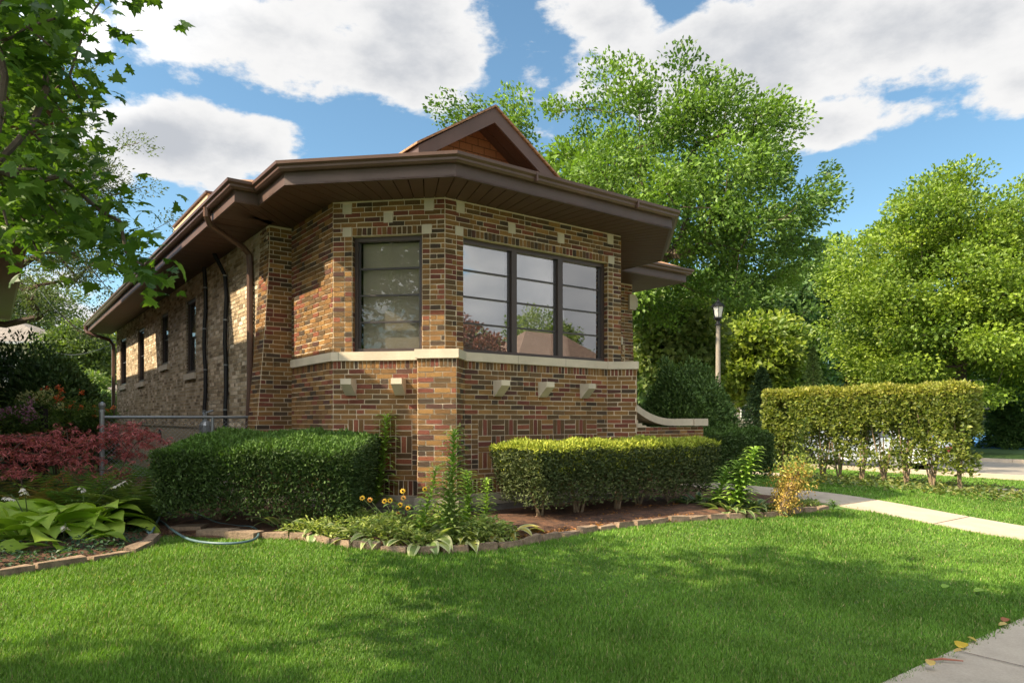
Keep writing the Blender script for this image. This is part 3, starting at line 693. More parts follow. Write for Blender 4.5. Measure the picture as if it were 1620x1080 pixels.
sheet('garden_path', rd_xy, [walk_w[0], 6.1, 6.5, walk_w[1]], np.arange(-5.83, 1.21, .25), 'paving', .016, solid=.08)
sheet('side_pavement', rd_xy, [12.0, 12.5, 13.0, 13.35], np.arange(-14, 60, .5), 'paving', .014, solid=.08)
def joints(name, lines, m='soil'):
    mb = M()
    for (a, b, w_) in lines:
        a, b = arr(a), arr(b); L = np.linalg.norm(b-a); t = (b-a)/L; nn = arr((t[1], -t[0])); k = max(2, int(L/.4))
        for i in range(k):
            p, q = a+(b-a)*i/k, a+(b-a)*(i+1)/k; V = []
            for s_ in (p-nn*w_, q-nn*w_, q+nn*w_, p+nn*w_):
                x, y = W2(*s_); V.append((x, y, float(gh(x, y))+.0205))
            mb.add(V, [(0, 1, 2, 3)])
    o = mb.build(name, m); tag(o, kind='structure'); return o
joints('paving_joint', [((r, -7.43), (r, -5.85), .005) for r in np.arange(-13.1, 13, 1.5)] + [((walk_w[0]+.01, d), (walk_w[1]-.01, d), .005) for d in np.arange(-4.9, 1.2, 1.35)])
sheet('side_street', rd_xy, np.arange(16.4, 24.5, 1.), np.concatenate([np.arange(-30, 30, 1.), [40, 60, 90, 140]]), 'asphalt', .010)
for r in (16.2, 24.4):
    mb = M(); ds = np.concatenate([np.arange(-30, 30, 1.5), [40, 60, 90, 140]])
    for a, b in zip(ds, ds[1:]):
        V = []
        for dz in (-.2, .13):
            for (rr, d) in ((r, a), (r+.18, a), (r+.18, b-.01), (r, b-.01)):
                x, y = W2(rr, d); V.append((x, y, float(gh(x, y))+dz))
        mb.hull8(V)
    o = mb.build('kerb', 'paving'); tag(o, kind='structure')
sheet('front_street', rd_xy, np.concatenate([[-100], np.arange(-40, 16.3, 2.)]), np.arange(-19, -10.9, 1.), 'asphalt', .004)
sheet('tennis_court', rd_xy, np.arange(34, 60, 2.), np.arange(-20, 50, 2.), 'court_blue', .012)
sheet('court_surround', rd_xy, np.arange(31, 82, 2.), np.arange(-20, 70, 2.), 'court_green', .006)

# garden soil: between the lawn edge and the house
EDGE = [(-420, 985), (-150, 938), (0, 912), (80, 900), (150, 888), (200, 878), (232, 866), (246, 853), (262, 846), (290, 849), (330, 853), (372, 853), (415, 852), (480, 853), (560, 866), (640, 875), (720, 875), (800, 867), (850, 857), (900, 848), (960, 838), (1050, 826), (1130, 822), (1200, 819), (1255, 812), (1310, 806)]
EG = [G(*p) for p in EDGE]
INN = [(-9, 6), (-7, 6), (-5.5, 7), (-4.4, 9), (-3.6, 9), (-3.2, 9), (-2.8, 9), (-2.4, 9), (-2, 9), (-1.9, 7), (-1.8, 4), (-1.3, 3), (-1.0, 2.5), (-.9, 1.5), (-.6, 1.0), (-.2, .5), (.1, .3), (.5, .3), (1.0, .3), (1.3, .3), (1.8, .3), (2.5, .3), (3.2, .3), (4.0, .8), (4.8, 1.2), (5.72, 1.2)]
INW = [W2(*p) for p in INN]
def bedpt(i, t):
    a = EG[i]; b = INW[i]; x = a[0]+(b[0]-a[0])*t; y = a[1]+(b[1]-a[1])*t; return x, y
ts = np.linspace(0, 1, 26)**1.3; V = []
for t in ts:
    for i in range(len(EG)):
        x, y = bedpt(i, t); V.append((x, y, float(gh(x, y))+.018+.05*min(1, t*8)*(1-.5*t)+rng.normal(0, .006)))
n = len(EG); mb = M(); mb.add(V, np.array([(j*n+i, j*n+i+1, (j+1)*n+i+1, (j+1)*n+i) for j in range(len(ts)-1) for i in range(n-1)]))
tag(mb.build('garden_soil', 'soil', smooth=True), kind='structure')
EX = arr([(p[0], p[1]) for p in EG])
def in_bed(x, y):
    """true where the point lies on the house side of the lawn edge"""
    x = np.asarray(x); y = np.asarray(y)
    ye = np.interp(x, EX[:, 0], EX[:, 1]); r, d = RD(x, y)
    return (y > ye) & (r < 5.72) & (d < 25)
# edging stones, one by one along the bed
def edging(name, label, pts, group, size=.30, hgt=.07, wd=.10, m='edging_rock', gapj=.012):
    pts = arr(pts); seg = np.linalg.norm(np.diff(pts[:, :2], axis=0), axis=1); cum = np.concatenate([[0], np.cumsum(seg)]); L = cum[-1]; k = int(L/size)
    for i in range(k):
        a, b = L*i/k+gapj, L*(i+1)/k-gapj
        pa = [np.interp(a, cum, pts[:, j]) for j in (0, 1)]; pb = [np.interp(b, cum, pts[:, j]) for j in (0, 1)]
        c = arr(pa)/2+arr(pb)/2; t = arr(pb)-arr(pa); ln = np.linalg.norm(t); t /= ln; nn = arr((-t[1], t[0])); z = float(gh(*c))
        V = []
        for zz, sh in ((-.06, 0), (hgt*rng.uniform(.8, 1.15), .012), ):
            for (u, v) in ((-.5, -.5), (.5, -.5), (.5, .5), (-.5, .5)):
                q = t*(u*(ln-2*sh)+rng.normal(0, .011))+nn*(v*(wd-2*sh)*rng.uniform(.8, 1.15)); V.append((q[0], q[1], zz+rng.normal(0, .008)))
        mb = M(); mb.hull8(V); o = mb.build(name, m); o.location = (c[0], c[1], z); tag(o, label, 'edging stone', group)
EGa = arr(EG)
edging('edging_stone', 'small tan edging stone set in the curved rim of the flower bed', EGa[12:], 'edging stones of the flower bed')
edging('rim_stone', 'flat mossy rim stone beside the ivy under the broad leaved hosta', EGa[1:8], 'rim stones of the hosta bed', .42, .06, .13)
# three flat slabs lying by the hose
for (px, py, w_, h_, lab) in ((300, 838, .36, .24, 'brown flagstone slab left of two others, nearest the coiled hose'), (345, 845, .40, .22, 'middle one of three brown flagstone slabs inside the hose loop'), (386, 848, .36, .22, 'pale brown flagstone slab at the right end of three, ringed by hose')):
    c = G(px, py+4); mb = M(); V = []
    for zz in (-.02, .085):
        for (u, v) in ((-.5, -.42), (.46, -.5), (.5, .45), (-.45, .5)): V.append((u*w_, v*h_, zz+rng.normal(0, .006)))
    mb.hull8(V); o = mb.build('flagstone', 'edging_rock'); o.location = c; o.rotation_euler = (0, 0, rng.uniform(-.2, .1)); tag(o, lab, 'flagstone')

# ================================================================== FOLIAGE TOOLS
def rvec(n): v = rng.normal(size=(n, 3)); return v/np.linalg.norm(v, axis=1)[:, None]
def norm(v): return v/(np.linalg.norm(v, axis=1)[:, None]+1e-9)
def leaves(mb, C0, L, wr=.5, up=.5, cols=((.06, .12, .03), (.12, .2, .04)), tdir=None, fold=.15, var=.25, cw=None, mi=0):
    """one folded four-cornered leaf at every point of C0"""
    n = len(C0)
    if n == 0: return
    L = L*rng.uniform(.65, 1.25, n); nn = norm(rvec(n)+arr((0, 0, up)))
    t = rvec(n) if tdir is None else norm(tdir+rvec(n)*.5); t = norm(t-nn*np.sum(t*nn, axis=1)[:, None]); s = np.cross(nn, t)
    Lc = L[:, None]; W = Lc*wr*.5; f = nn*Lc*fold
    V = np.stack([C0, C0+t*Lc*.45+s*W+f, C0+t*Lc, C0+t*Lc*.45-s*W+f], axis=1).reshape(-1, 3)
    a, b = arr(cols[0]), arr(cols[1]); k = rng.random(n) if cw is None else np.clip(cw+rng.normal(0, .15, n), 0, 1)
    c = (a+(b-a)*k[:, None])*rng.uniform(1-var, 1+var, n)[:, None]
    mb.add(V, (np.arange(n)[:, None]*4+np.arange(4)), c, mi)
MAPLE = arr([(0, 0), (.10, .02), (.30, -.10), (.28, .06), (.56, .10), (.46, .24), (.52, .40), (.30, .36), (.24, .40), (.26, .62), (.15, .60), (.0, 1.0)])
MAPLE = np.concatenate([MAPLE, (MAPLE[1:-1]*arr((-1, 1)))[::-1]])
def maple_leaves(mb, C0, L, up=.6, cols=((.03, .075, .012), (.10, .17, .025)), droop=.4):
    n = len(C0); k = len(MAPLE); L = L*rng.uniform(.6, 1.2, n); nn = norm(rvec(n)+arr((0, 0, up))); t = norm(rvec(n)+arr((0, 0, -droop))); t = norm(t-nn*np.sum(t*nn, axis=1)[:, None]); s = np.cross(nn, t)
    x = MAPLE[:, 0]; y = MAPLE[:, 1]; bend = -(x**2*.5+(y-.3)**2*.25)
    V = C0[:, None]+L[:, None, None]*(s[:, None]*x[None, :, None]*1.15+t[:, None]*y[None, :, None]+nn[:, None]*bend[None, :, None])
    a, b = arr(cols[0]), arr(cols[1]); q = rng.random(n)[:, None]; c = (a+(b-a)*q)*rng.uniform(.8, 1.2, n)[:, None]
    mb.add(V.reshape(-1, 3), (np.arange(n)[:, None]*k+np.arange(k)), c)
def skeleton(base, top, clumps, trunk_r, tip=.012, wob=.06, ntr=7):
    """limbs that reach every leaf clump from one trunk; returns tube chunks"""
    base, top = arr(base), arr(top); nodes = [base+(top-base)*i/(ntr-1)+(rng.normal(0, wob*.5, 3)*arr((1, 1, 0)) if 0 < i else 0) for i in range(ntr)]
    par = [-1]+list(range(ntr-1)); lo = 2
    order = np.argsort(np.linalg.norm(clumps-top, axis=1)); depth = list(range(ntr))
    for ci in order:
        c = clumps[ci]; A = arr(nodes[lo:]); d = np.linalg.norm(A-c, axis=1)*(1+.5*(A[:, 2] > c[2]+.3)); j = int(np.argmin(d))+lo
        p = arr(nodes[j]); L = np.linalg.norm(c-p); m = max(1, min(4, int(L/.7))); prev = j
        for q in range(1, m+1):
            t = q/m; x = p+(c-p)*t+arr((0, 0, -1))*L*.10*math.sin(math.pi*t)+(rng.normal(0, wob*L*.5, 3) if q < m else 0)
            nodes.append(x); par.append(prev); prev = len(nodes)-1
    n = len(nodes); w_ = np.zeros(n)
    for i in range(n-1, 0, -1):
        w_[i] = max(w_[i], 1) if w_[i] == 0 else w_[i]; w_[par[i]] += w_[i]
    r = tip*np.sqrt(np.maximum(w_, 1)); f = trunk_r/r[0]; r = np.where(r > tip*2.2, tip+(r-tip)*((trunk_r-tip)/(r[0]-tip+1e-9)), r)
    return arr(nodes), par, r
def limbs(mb, nodes, par, r, k=6, rmin=0.):
    r = arr(r)
    n = len(nodes); P0 = nodes[par[1:]] if False else nodes[np.array(par[1:])]; P1 = nodes[1:]; r1 = r[1:]; r0 = np.minimum(r[np.array(par[1:])], r1*1.5)
    T = norm(P1-P0); ref = np.where(np.abs(T[:, 2:3]) < .9, arr([[0, 0, 1.]]), arr([[1., 0, 0]])); N = norm(np.cross(T, ref)); Bn = np.cross(T, N); a = np.arange(k)/k*2*math.pi
    ring = N[:, None]*np.cos(a)[None, :, None]+Bn[:, None]*np.sin(a)[None, :, None]
    P1x = P1+T*r1[:, None]*.3
    V = np.concatenate([P0[:, None]+ring*r0[:, None, None], P1x[:, None]+ring*r1[:, None, None]], axis=1)
    i = np.arange(k); Fq = np.stack([i, (i+1) % k, k+(i+1) % k, k+i], axis=1); m = len(P0)
    mb.add(V.reshape(-1, 3), (np.arange(m)[:, None, None]*2*k+Fq[None]).reshape(-1, 4))
def crown_pts(c, rad, n, shell=.45, lobes=.2, seed=0, flat=-.75):
    rg = np.random.default_rng(seed); out = []
    ph = rg.uniform(0, 6.3, 12)
    while len(out) < n:
        v = rg.normal(size=3); v /= np.linalg.norm(v)
        if v[2] < flat: continue
        az = math.atan2(v[1], v[0]); l = 1+lobes*(.5*math.sin(3*az+ph[0])+.4*math.sin(5*az+ph[1]+3*v[2])+.5*math.sin(4*v[2]*2+ph[2]+az))
        rr = (shell+(1-shell)*rg.random())**.8 if rg.random() < .8 else rg.random()**.5
        out.append(arr(c)+v*arr(rad)*l*rr)
    return arr(out)
def tree(name, label, base, c, rad, ncl=120, per=160, leaf=.16, cols=((.04, .08, .02), (.10, .17, .03)), tr=.22, cr=.55, seed=1, group=None, wr=.55, lobes=.2, up=.5, shell=.5, extra=None, bark='bark', flat=-.75, mat_='foliage', sq=.6, top=None, cat='tree'):
    root = thing(name, label, cat, tuple(base), 0, group)
    cl = crown_pts(c, rad, ncl, shell, lobes, seed, flat)
    if extra is not None: cl = np.concatenate([cl, arr(extra)])
    tp = top if top is not None else (base[0]+(c[0]-base[0])*.6, base[1]+(c[1]-base[1])*.6, base[2]+(c[2]-base[2])*.85)
    nd, pr, r = skeleton(base, tp, cl, tr); mb = M(); limbs(mb, nd, pr, r)
    mb.build('trunk', bark, root, loc=None).location = (0, 0, 0)
    tip = nd[len(nd)-1]
    mb = M(); k = len(cl); sz = rng.uniform(.6, 1.35, k); cnt = (per*sz**1.5).astype(int); idx = np.repeat(np.arange(k), cnt)
    o = norm(rng.normal(size=(len(idx), 3)))*(rng.random(len(idx))**.45)[:, None]*arr((1, 1, sq))*cr*1.25*sz[idx][:, None]
    pts = cl[idx]+o; out = norm(o+(cl[idx]-arr(c))*.15)
    leaves(mb, pts, leaf, wr, up, cols, tdir=out, cw=(.08+.84*rng.random(k))[idx])
    mb.build('crown', mat_, root)
    for ch in root.children: ch.matrix_parent_inverse = root.matrix_basis.inverted() if False else Matrix.Translation(-Vector(base))
    return root
def local(root):
    """children were built in world coordinates: hang them under the thing without moving them"""
    for ch in root.children: ch.matrix_parent_inverse = Matrix.LocRotScale(root.location, root.rotation_euler, None).inverted()
def clipped(name, label, quadrd, z0, z1, cols_top, cols_side, n=26000, leaf=.035, wr=.4, seed=3, stems=9, hollow=.2, taper=.0, rnd=.12, low=.25, top_slope=(0, 0), bark='bark_pale', mat_='needles', cat='hedge', gaps=0., bamp=1.):
    """a clipped hedge over a footprint (four world xy corners): shell of leaf sprays, sparser towards the bottom, stems inside"""
    q = arr(quadrd); c = q.mean(axis=0); zb = float(gh(*c)); root = thing(name, label, cat, (c[0], c[1], zb), 0)
    u, v, w_ = rng.random(n), rng.random(n), rng.random(n)
    ex = (q[1]-q[0])/2+(q[2]-q[3])/2; ey = (q[3]-q[0])/2+(q[2]-q[1])/2; lx, ly, lz = np.linalg.norm(ex), np.linalg.norm(ey), z1-z0
    A = arr([lx*ly*1.5, lx*lz, lx*lz*.6, ly*lz, ly*lz]); A /= A.sum(); f = rng.choice(5, n, p=A); inn = rng.random(n)**2.2*hollow
    U = np.where(f == 3, inn/lx, np.where(f == 4, 1-inn/lx, u)); Vv = np.where(f == 1, inn/ly, np.where(f == 2, 1-inn/ly, v)); Wz = np.where(f == 0, 1-inn/lz, w_**.8)
    keep = rng.random(n) < np.clip((Wz+.15)/low, 0, 1)**.8
    # rounded shoulders
    U2, V2 = U*2-1, Vv*2-1; ed = np.maximum(np.abs(U2)**(lx/rnd/2.), np.abs(V2)**(ly/rnd/2.))
    Wz = Wz-np.where(Wz > .7, ed*rnd*.6/lz, 0)
    sx = 1-taper*(1-Wz); p = q[0][None]+0; cc = c[None]
    XY = c+ex*((U-.5)*sx)[:, None]+ey*((Vv-.5)*sx)[:, None]
    bump = bamp*(.03*np.sin(XY[:, 0]*7+1)+.025*np.sin(XY[:, 1]*9+XY[:, 0]*4)+.02*np.sin(XY[:, 0]*17))
    zt_ = z1+top_slope[0]*(U-.5)+top_slope[1]*(Vv-.5)+bump; Z = z0+(zt_-z0)*Wz
    out = np.zeros((n, 3)); out[f == 0] = (0, 0, 1); exn, eyn = ex/lx, ey/ly
    out[f == 3, :2] = -exn; out[f == 4, :2] = exn; out[f == 1, :2] = -eyn; out[f == 2, :2] = eyn
    pts = np.column_stack([XY, Z])+out*(bump*.8)[:, None]+rng.normal(0, .012, (n, 3))
    if gaps > 0:
        g = np.sin(pts[:, 0]*2.9+seed)*np.sin(pts[:, 1]*3.3+1.3*seed)*np.sin(pts[:, 2]*4.7)+.6*np.sin(pts[:, 0]*8+pts[:, 2]*6)*np.sin(pts[:, 1]*7)
        keep &= (g < 1-gaps*1.6) | (Wz > .86) & (rng.random(n) < .8)
    tips = norm(out+arr((0, 0, .5))); k = keep & (f == 0) | keep & (Wz > .90); k2 = keep & ~k
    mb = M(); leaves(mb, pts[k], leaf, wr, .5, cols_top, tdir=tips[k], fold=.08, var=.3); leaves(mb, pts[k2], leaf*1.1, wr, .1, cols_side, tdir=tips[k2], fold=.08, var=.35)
    mb.build('foliage', mat_, root)
    # stems: several from the ground for each bush
    mb = M(); nb = stems
    for i in range(nb):
        bx = c+ex*((i+.5)/nb-.5)*(1-taper)+ey*rng.uniform(-.15, .15)
        for j in range(5):
            a = rng.uniform(-.5, .5, 2); tx = bx+ex/nb*a[0]*1.3+ey*a[1]*.9; zt2 = z0+(z1-z0)*rng.uniform(.6, .93)
            m1 = (bx+tx)/2+rng.normal(0, .04, 2)-(tx-bx)*.15
            mb.tube([(*bx+rng.normal(0, .02, 2), float(gh(*bx))-.03), (*(m1), zb+(zt2-zb)*.45), (*tx, zt2)], [.022, .014, .006], 5)
    mb.build('stems', bark, root); local(root); return root
def rdq(r0, r1, d0, d1): return [W2(r0, d0), W2(r1, d0), W2(r1, d1), W2(r0, d1)]
# ================================================================== HEDGES AND SHRUBS
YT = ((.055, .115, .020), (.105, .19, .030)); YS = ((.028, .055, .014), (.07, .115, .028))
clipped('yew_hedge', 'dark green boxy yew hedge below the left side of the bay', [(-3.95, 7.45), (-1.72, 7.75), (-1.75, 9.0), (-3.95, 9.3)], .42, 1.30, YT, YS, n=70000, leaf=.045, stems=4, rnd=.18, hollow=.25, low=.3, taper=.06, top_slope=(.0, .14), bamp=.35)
clipped('yew_hedge', 'yew hedge with sunlit yellow green top along the front of the bay', rdq(.40, 3.85, -1.42, -.42), .42, 1.19, ((.20, .26, .028), (.37, .38, .05)), ((.032, .052, .016), (.10, .12, .04)), n=90000, leaf=.045, stems=5, rnd=.06, hollow=.34, low=.75, taper=.10, gaps=.0, bamp=.3)  # top leaves tinted lighter and yellower, the sunlight put into their colour
clipped('yew_hedge', 'low dark clipped hedge beyond the stair wall by the path', rdq(7.2, 9.1, 1.1, 2.5), .25, 1.30, ((.05, .10, .018), (.09, .15, .028)), YS, n=24000, leaf=.07, stems=4, rnd=.25)
q_ = rdq(10.85, 11.6, -2.05, 2.5); q_ = [q_[1], q_[2], q_[3], q_[0]]; q_ = [q_[3], q_[2], q_[1], q_[0]]
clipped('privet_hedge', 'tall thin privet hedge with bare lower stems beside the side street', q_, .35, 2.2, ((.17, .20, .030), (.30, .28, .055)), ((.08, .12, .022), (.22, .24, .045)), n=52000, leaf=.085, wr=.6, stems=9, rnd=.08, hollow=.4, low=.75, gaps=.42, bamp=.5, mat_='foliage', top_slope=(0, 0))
def blob_shrub(name, label, c, rad, n, leaf, cols, cat='shrub', mat_='needles', wr=.4, zb=None, stems=5, mound=.85, point=0.):
    zb = float(gh(c[0], c[1])); root = thing(name, label, cat, (c[0], c[1], zb), 0)
    v = rvec(n); v[:, 2] = np.abs(v[:, 2])*1.0-.25*(rng.random(n)); h = (v[:, 2]+.25)/1.25
    lump = 1+.07*np.sin(v[:, 0]*7+v[:, 2]*5)+.06*np.sin(v[:, 1]*9+2)+.04*np.sin(v[:, 2]*14+v[:, 0]*11)
    rr = lump*(1-rng.random(n)**3*.35); s = (1-point*h)
    pts = arr((c[0], c[1], zb+rad[2]*.25))+v*arr((rad[0], rad[1], rad[2]))*rr[:, None]*np.column_stack([s, s, np.ones(n)])
    pts[:, 2] = np.maximum(pts[:, 2], zb+.03)
    mb = M(); leaves(mb, pts, leaf, wr, .3, cols, tdir=norm(v+arr((0, 0, .4))), fold=.08, var=.35); mb.build('foliage', mat_, root)
    mb = M()
    for i in range(stems):
        a = i*6.28/stems; mb.tube([(c[0]+.05*math.cos(a), c[1]+.05*math.sin(a), zb-.05), (c[0]+rad[0]*.3*math.cos(a), c[1]+rad[1]*.3*math.sin(a), zb+rad[2]*.5), (c[0]+rad[0]*.5*math.cos(a), c[1]+rad[1]*.5*math.sin(a), zb+rad[2]*.85)], [.03, .02, .008], 5)
    mb.build('stems', 'bark', root); local(root); return root
x, y, _ = P(1083, 600, 16.5); blob_shrub('round_yew', 'big dome shaped dark yew behind the stair wall', (x, y), (1.12, 1.12, 2.1), 34000, .10, ((.045, .09, .022), (.12, .19, .045)))
# ---------------------------------------------------------------- trees to the right
def bp(px, dep): return ((px-810)/F*dep, dep)
def tr_at(name, label, px, dep, cpx, cpy, rx, rz, **k):
    x, y = bp(px, dep); z = float(gh(x, y)); cx, cy, cz = P(cpx, cpy, dep); s = dep/F
    return tree(name, label, (x, y, z), (cx, cy, cz), (rx*s, k.pop('ry', rx*s*.9), rz*s), **k)
GR = ((.065, .125, .020), (.22, .30, .045))
ex = [P(760, 170, 24), P(735, 190, 24), P(780, 215, 24.5), P(820, 230, 24), P(710, 175, 24), P(1300, 300, 24), P(1275, 350, 24), P(1310, 270, 24.3), P(1250, 370, 23.5), P(1225, 340, 24), P(955, 115, 24), P(1200, 230, 24), P(880, 170, 24)]
tr_at('oak_tree', 'large green oak spreading over the roof behind the right of the house', 952, 24, 1025, 352, 278, 200, ncl=315, per=260, leaf=.15, cols=((.045, .10, .016), (.16, .26, .034)), tr=.36, cr=.56, seed=9, lobes=.24, extra=ex, wr=.62, shell=.35, sq=.8)
tr_at('maple_tree', 'broad yellow green maple at the right edge across the street', 1515, 31, 1520, 485, 205, 190, ncl=420, per=300, leaf=.17, cols=((.09, .155, .018), (.23, .31, .032)), tr=.28, cr=.82, seed=8, lobes=.14, wr=.7, shell=.35, flat=-.84)
tr_at('maple_tree', 'yellow green maple cut off by the right edge of the view', 1690, 33, 1720, 480, 150, 205, ncl=150, per=220, leaf=.22, cols=((.07, .13, .018), (.18, .26, .03)), tr=.26, cr=.75, seed=18, lobes=.16, wr=.7, shell=.4, flat=-.6)
BG = [('locust_tree', 'soft blue green locust tree in the gap between the oak and the maple', 1290, 52, 1280, 490, 95, 105, ((.06, .115, .035), (.14, .22, .06)), 21),
 ('locust_tree', 'tall pale green tree rising behind the round yew and lamp', 1150, 48, 1160, 500, 90, 90, ((.05, .10, .02), (.12, .19, .035)), 22),
 ('locust_tree', 'dense green tree behind the left half of the privet hedge', 1350, 58, 1370, 545, 95, 90, ((.045, .09, .025), (.11, .18, .04)), 23),
 ('locust_tree', 'shadowed green tree beyond the tennis court right of the maple trunk', 1670, 84, 1670, 590, 90, 70, ((.04, .08, .02), (.09, .15, .03)), 24),
 ('linden_tree', 'bright lime green small tree right beside the lamp post', 1200, 34, 1190, 575, 62, 75, ((.10, .16, .022), (.24, .29, .04)), 25),
 ('linden_tree', 'narrow leaved pale tree between the entrance roof and the lamp', 1075, 30, 1070, 540, 60, 65, ((.08, .13, .03), (.20, .24, .07)), 26),
 ('linden_tree', 'green tree low behind the lamp and the dark spruce', 1240, 44, 1250, 590, 60, 70, ((.05, .10, .02), (.13, .20, .03)), 27),
 ('linden_tree', 'far dark green tree behind the spire of the young spruce', 1440, 80, 1450, 590, 110, 75, ((.035, .07, .018), (.08, .13, .03)), 28),
 ('linden_tree', 'leafy tree crown glimpsed left of the oak trunk under the eave', 1000, 36, 1005, 520, 70, 90, ((.05, .10, .02), (.13, .20, .035)), 29),
 ('linden_tree', 'far green tree behind the house and oak, mostly hidden', 1090, 64, 1100, 540, 120, 90, ((.04, .085, .02), (.10, .16, .035)), 30)]
for (nm, lb, px, dep, cx, cy, rx, rz, cols, sd) in BG:
    tr_at(nm, lb, px, dep, cx, cy, rx, rz, ncl=130, per=110, leaf=.006*dep+.10, cols=cols, tr=.2, cr=.016*dep+.15, seed=sd, wr=.7, shell=.4, flat=-.95, group='trees beyond the side street')
# far treeline closing the view: one mass far off
def treeline(name, pts, zt_, n, leaf, cols, seed=0):
    mb = M(); pts = arr(pts); seg = np.linalg.norm(np.diff(pts, axis=0), axis=1); cum = np.concatenate([[0], np.cumsum(seg)]); s_ = rng.random(n)*cum[-1]
    x = np.interp(s_, cum, pts[:, 0])+rng.normal(0, 1.6, n); y = np.interp(s_, cum, pts[:, 1])+rng.normal(0, 1.6, n)
    h = zt_*(.75+.18*np.sin(s_*.35+seed)+.12*np.sin(s_*.9+2*seed)+.08*np.sin(s_*2.1)); z = h*rng.random(n)**.75
    leaves(mb, np.column_stack([x, y, z]), leaf, .75, .6, cols, var=.35); return tag(mb.build(name, 'foliage'), 'dark far off belt of trees closing the view behind the yards', 'trees', kind='stuff')
treeline('far_woods', [(-6, 96), (28, 95), (60, 85), (85, 60), (95, 30)], 10, 34000, 1.1, ((.03, .06, .018), (.08, .13, .035)))
treeline('distant_woods', [(-75, 80), (-45, 82), (-20, 95)], 9.5, 16000, 1.0, ((.05, .09, .022), (.16, .22, .05)), 2)
def conifer(name, label, px, dep, hz, rad, cols, n=9000, leaf=.22, group=None):
    x, y = bp(px, dep); z = float(gh(x, y)); root = thing(name, label, 'conifer', (x, y, z), 0, group); h = hz-z
    mb = M(); mb.tube([(x, y, z-.1), (x, y, z+h*.9)], [.02*h+.03, .012], 6); mb.build('trunk', 'bark', root)
    t = rng.random(n)**1.4; tier = (np.floor(t*14)+rng.random(n)**.5)/14; a = rng.random(n)*6.283; rr = rad*(1-t)**.85*(rng.random(n)**.4)*(.8+.25*np.sin(a*5+np.floor(t*14)*2.4))
    pts = np.column_stack([x+rr*np.cos(a), y+rr*np.sin(a), z+.15+h*(.02+.98*t)-rr*.18]); out = np.column_stack([np.cos(a), np.sin(a), -.1+0*a])
    mb = M(); leaves(mb, pts, leaf, .3, .8, cols, tdir=out, fold=.05); mb.build('needles', 'needles', root); local(root); return root
conifer('spruce_tree', 'young bright green spruce spire poking above the privet hedge', 1286, 26, P(0, 555, 26)[2], .9, ((.07, .12, .03), (.16, .22, .05)), 6000, .12)
conifer('spruce_tree', 'dark squat conifer between the round yew and the privet hedge', 1205, 23, P(0, 590, 23)[2], 1.3, ((.022, .05, .02), (.06, .10, .03)), 9000, .14)
conifer('spruce_tree', 'dark bushy conifer in front of the court fence at the right edge', 1598, 34, P(0, 590, 34)[2], 1.35, ((.035, .08, .02), (.09, .16, .035)), 14000, .22)
x, y, _ = P(1362, 620, 34); blob_shrub('golden_shrub', 'golden yellow shrub showing over the middle of the privet hedge', (x, y), (1.3, 1.2, 2.9), 5000, .2, ((.20, .20, .04), (.34, .30, .06)), mat_='foliage', wr=.6)
x, y, _ = P(1440, 620, 32); blob_shrub('garden_shrub', 'mid green shrub under the broad maple behind the privet hedge', (x, y), (2.6, 1.5, 2.4), 8000, .2, ((.05, .09, .02), (.11, .17, .03)), mat_='foliage', wr=.6)
# ---------------------------------------------------------------- left background
LB = [('elm_tree', 'fine leaved tree leaning over the neighbouring eave at the left', -45, 25, 95, 320, 120, 205, ((.05, .075, .03), (.11, .145, .05)), 41, dict(ncl=230, per=130, leaf=.12, cr=.62, tr=.12, top=(-19.2, 25, 5), shell=.2, lobes=.3, sq=.45, wr=.45)),
 ('ash_tree', 'sunlit yellow green tree right behind the rear corner of the house', 155, 44, 170, 590, 75, 75, ((.11, .16, .028), (.25, .29, .05)), 42, dict(ncl=130, per=150, leaf=.26, cr=.85, tr=.2)),
 ('ash_tree', 'shaded green tree beside the pale two storey house', 125, 38, 118, 560, 50, 42, ((.04, .075, .018), (.10, .14, .03)), 43, dict(ncl=70, per=120, leaf=.22, cr=.7, tr=.15)),
 ('ash_tree', 'grey green tree behind the pale house at the left', 40, 55, 20, 500, 90, 70, ((.05, .085, .03), (.12, .16, .05)), 44, dict(ncl=110, per=130, leaf=.3, cr=1.0, tr=.2)),
 ('fruit_tree', 'low bright green tree in front of the far garage', 130, 30, 130, 630, 40, 38, ((.08, .14, .03), (.19, .25, .05)), 45, dict(ncl=60, per=110, leaf=.16, cr=.45, tr=.1)),
 ('fruit_tree', 'small round green tree beside the rear downspout', 165, 27, 160, 650, 26, 30, ((.07, .14, .03), (.17, .25, .05)), 46, dict(ncl=40, per=100, leaf=.14, cr=.4, tr=.08))]
for (nm, lb, px, dep, cx, cy, rx, rz, cols, sd, kw) in LB: tr_at(nm, lb, px, dep, cx, cy, rx, rz, cols=cols, seed=sd, flat=-.95, **kw)
for (px, dep, zt_, rx, lb) in ((22, 21, 3.75, 2.2, 'tall dark evergreen shrub at the left edge before the pale house'), (78, 20, 3.0, 1.5, 'rounded dark evergreen shrub behind the orange flowers'), (106, 22, 2.6, 1.2, 'lower dark evergreen shrub next to the bright fruit trees')):
    x, y, _ = P(px, 600, dep); blob_shrub('evergreen_shrub', lb, (x, y), (rx, 1.2, (zt_-.2)/1.15), 12000, .16, ((.03, .065, .02), (.07, .13, .035)))
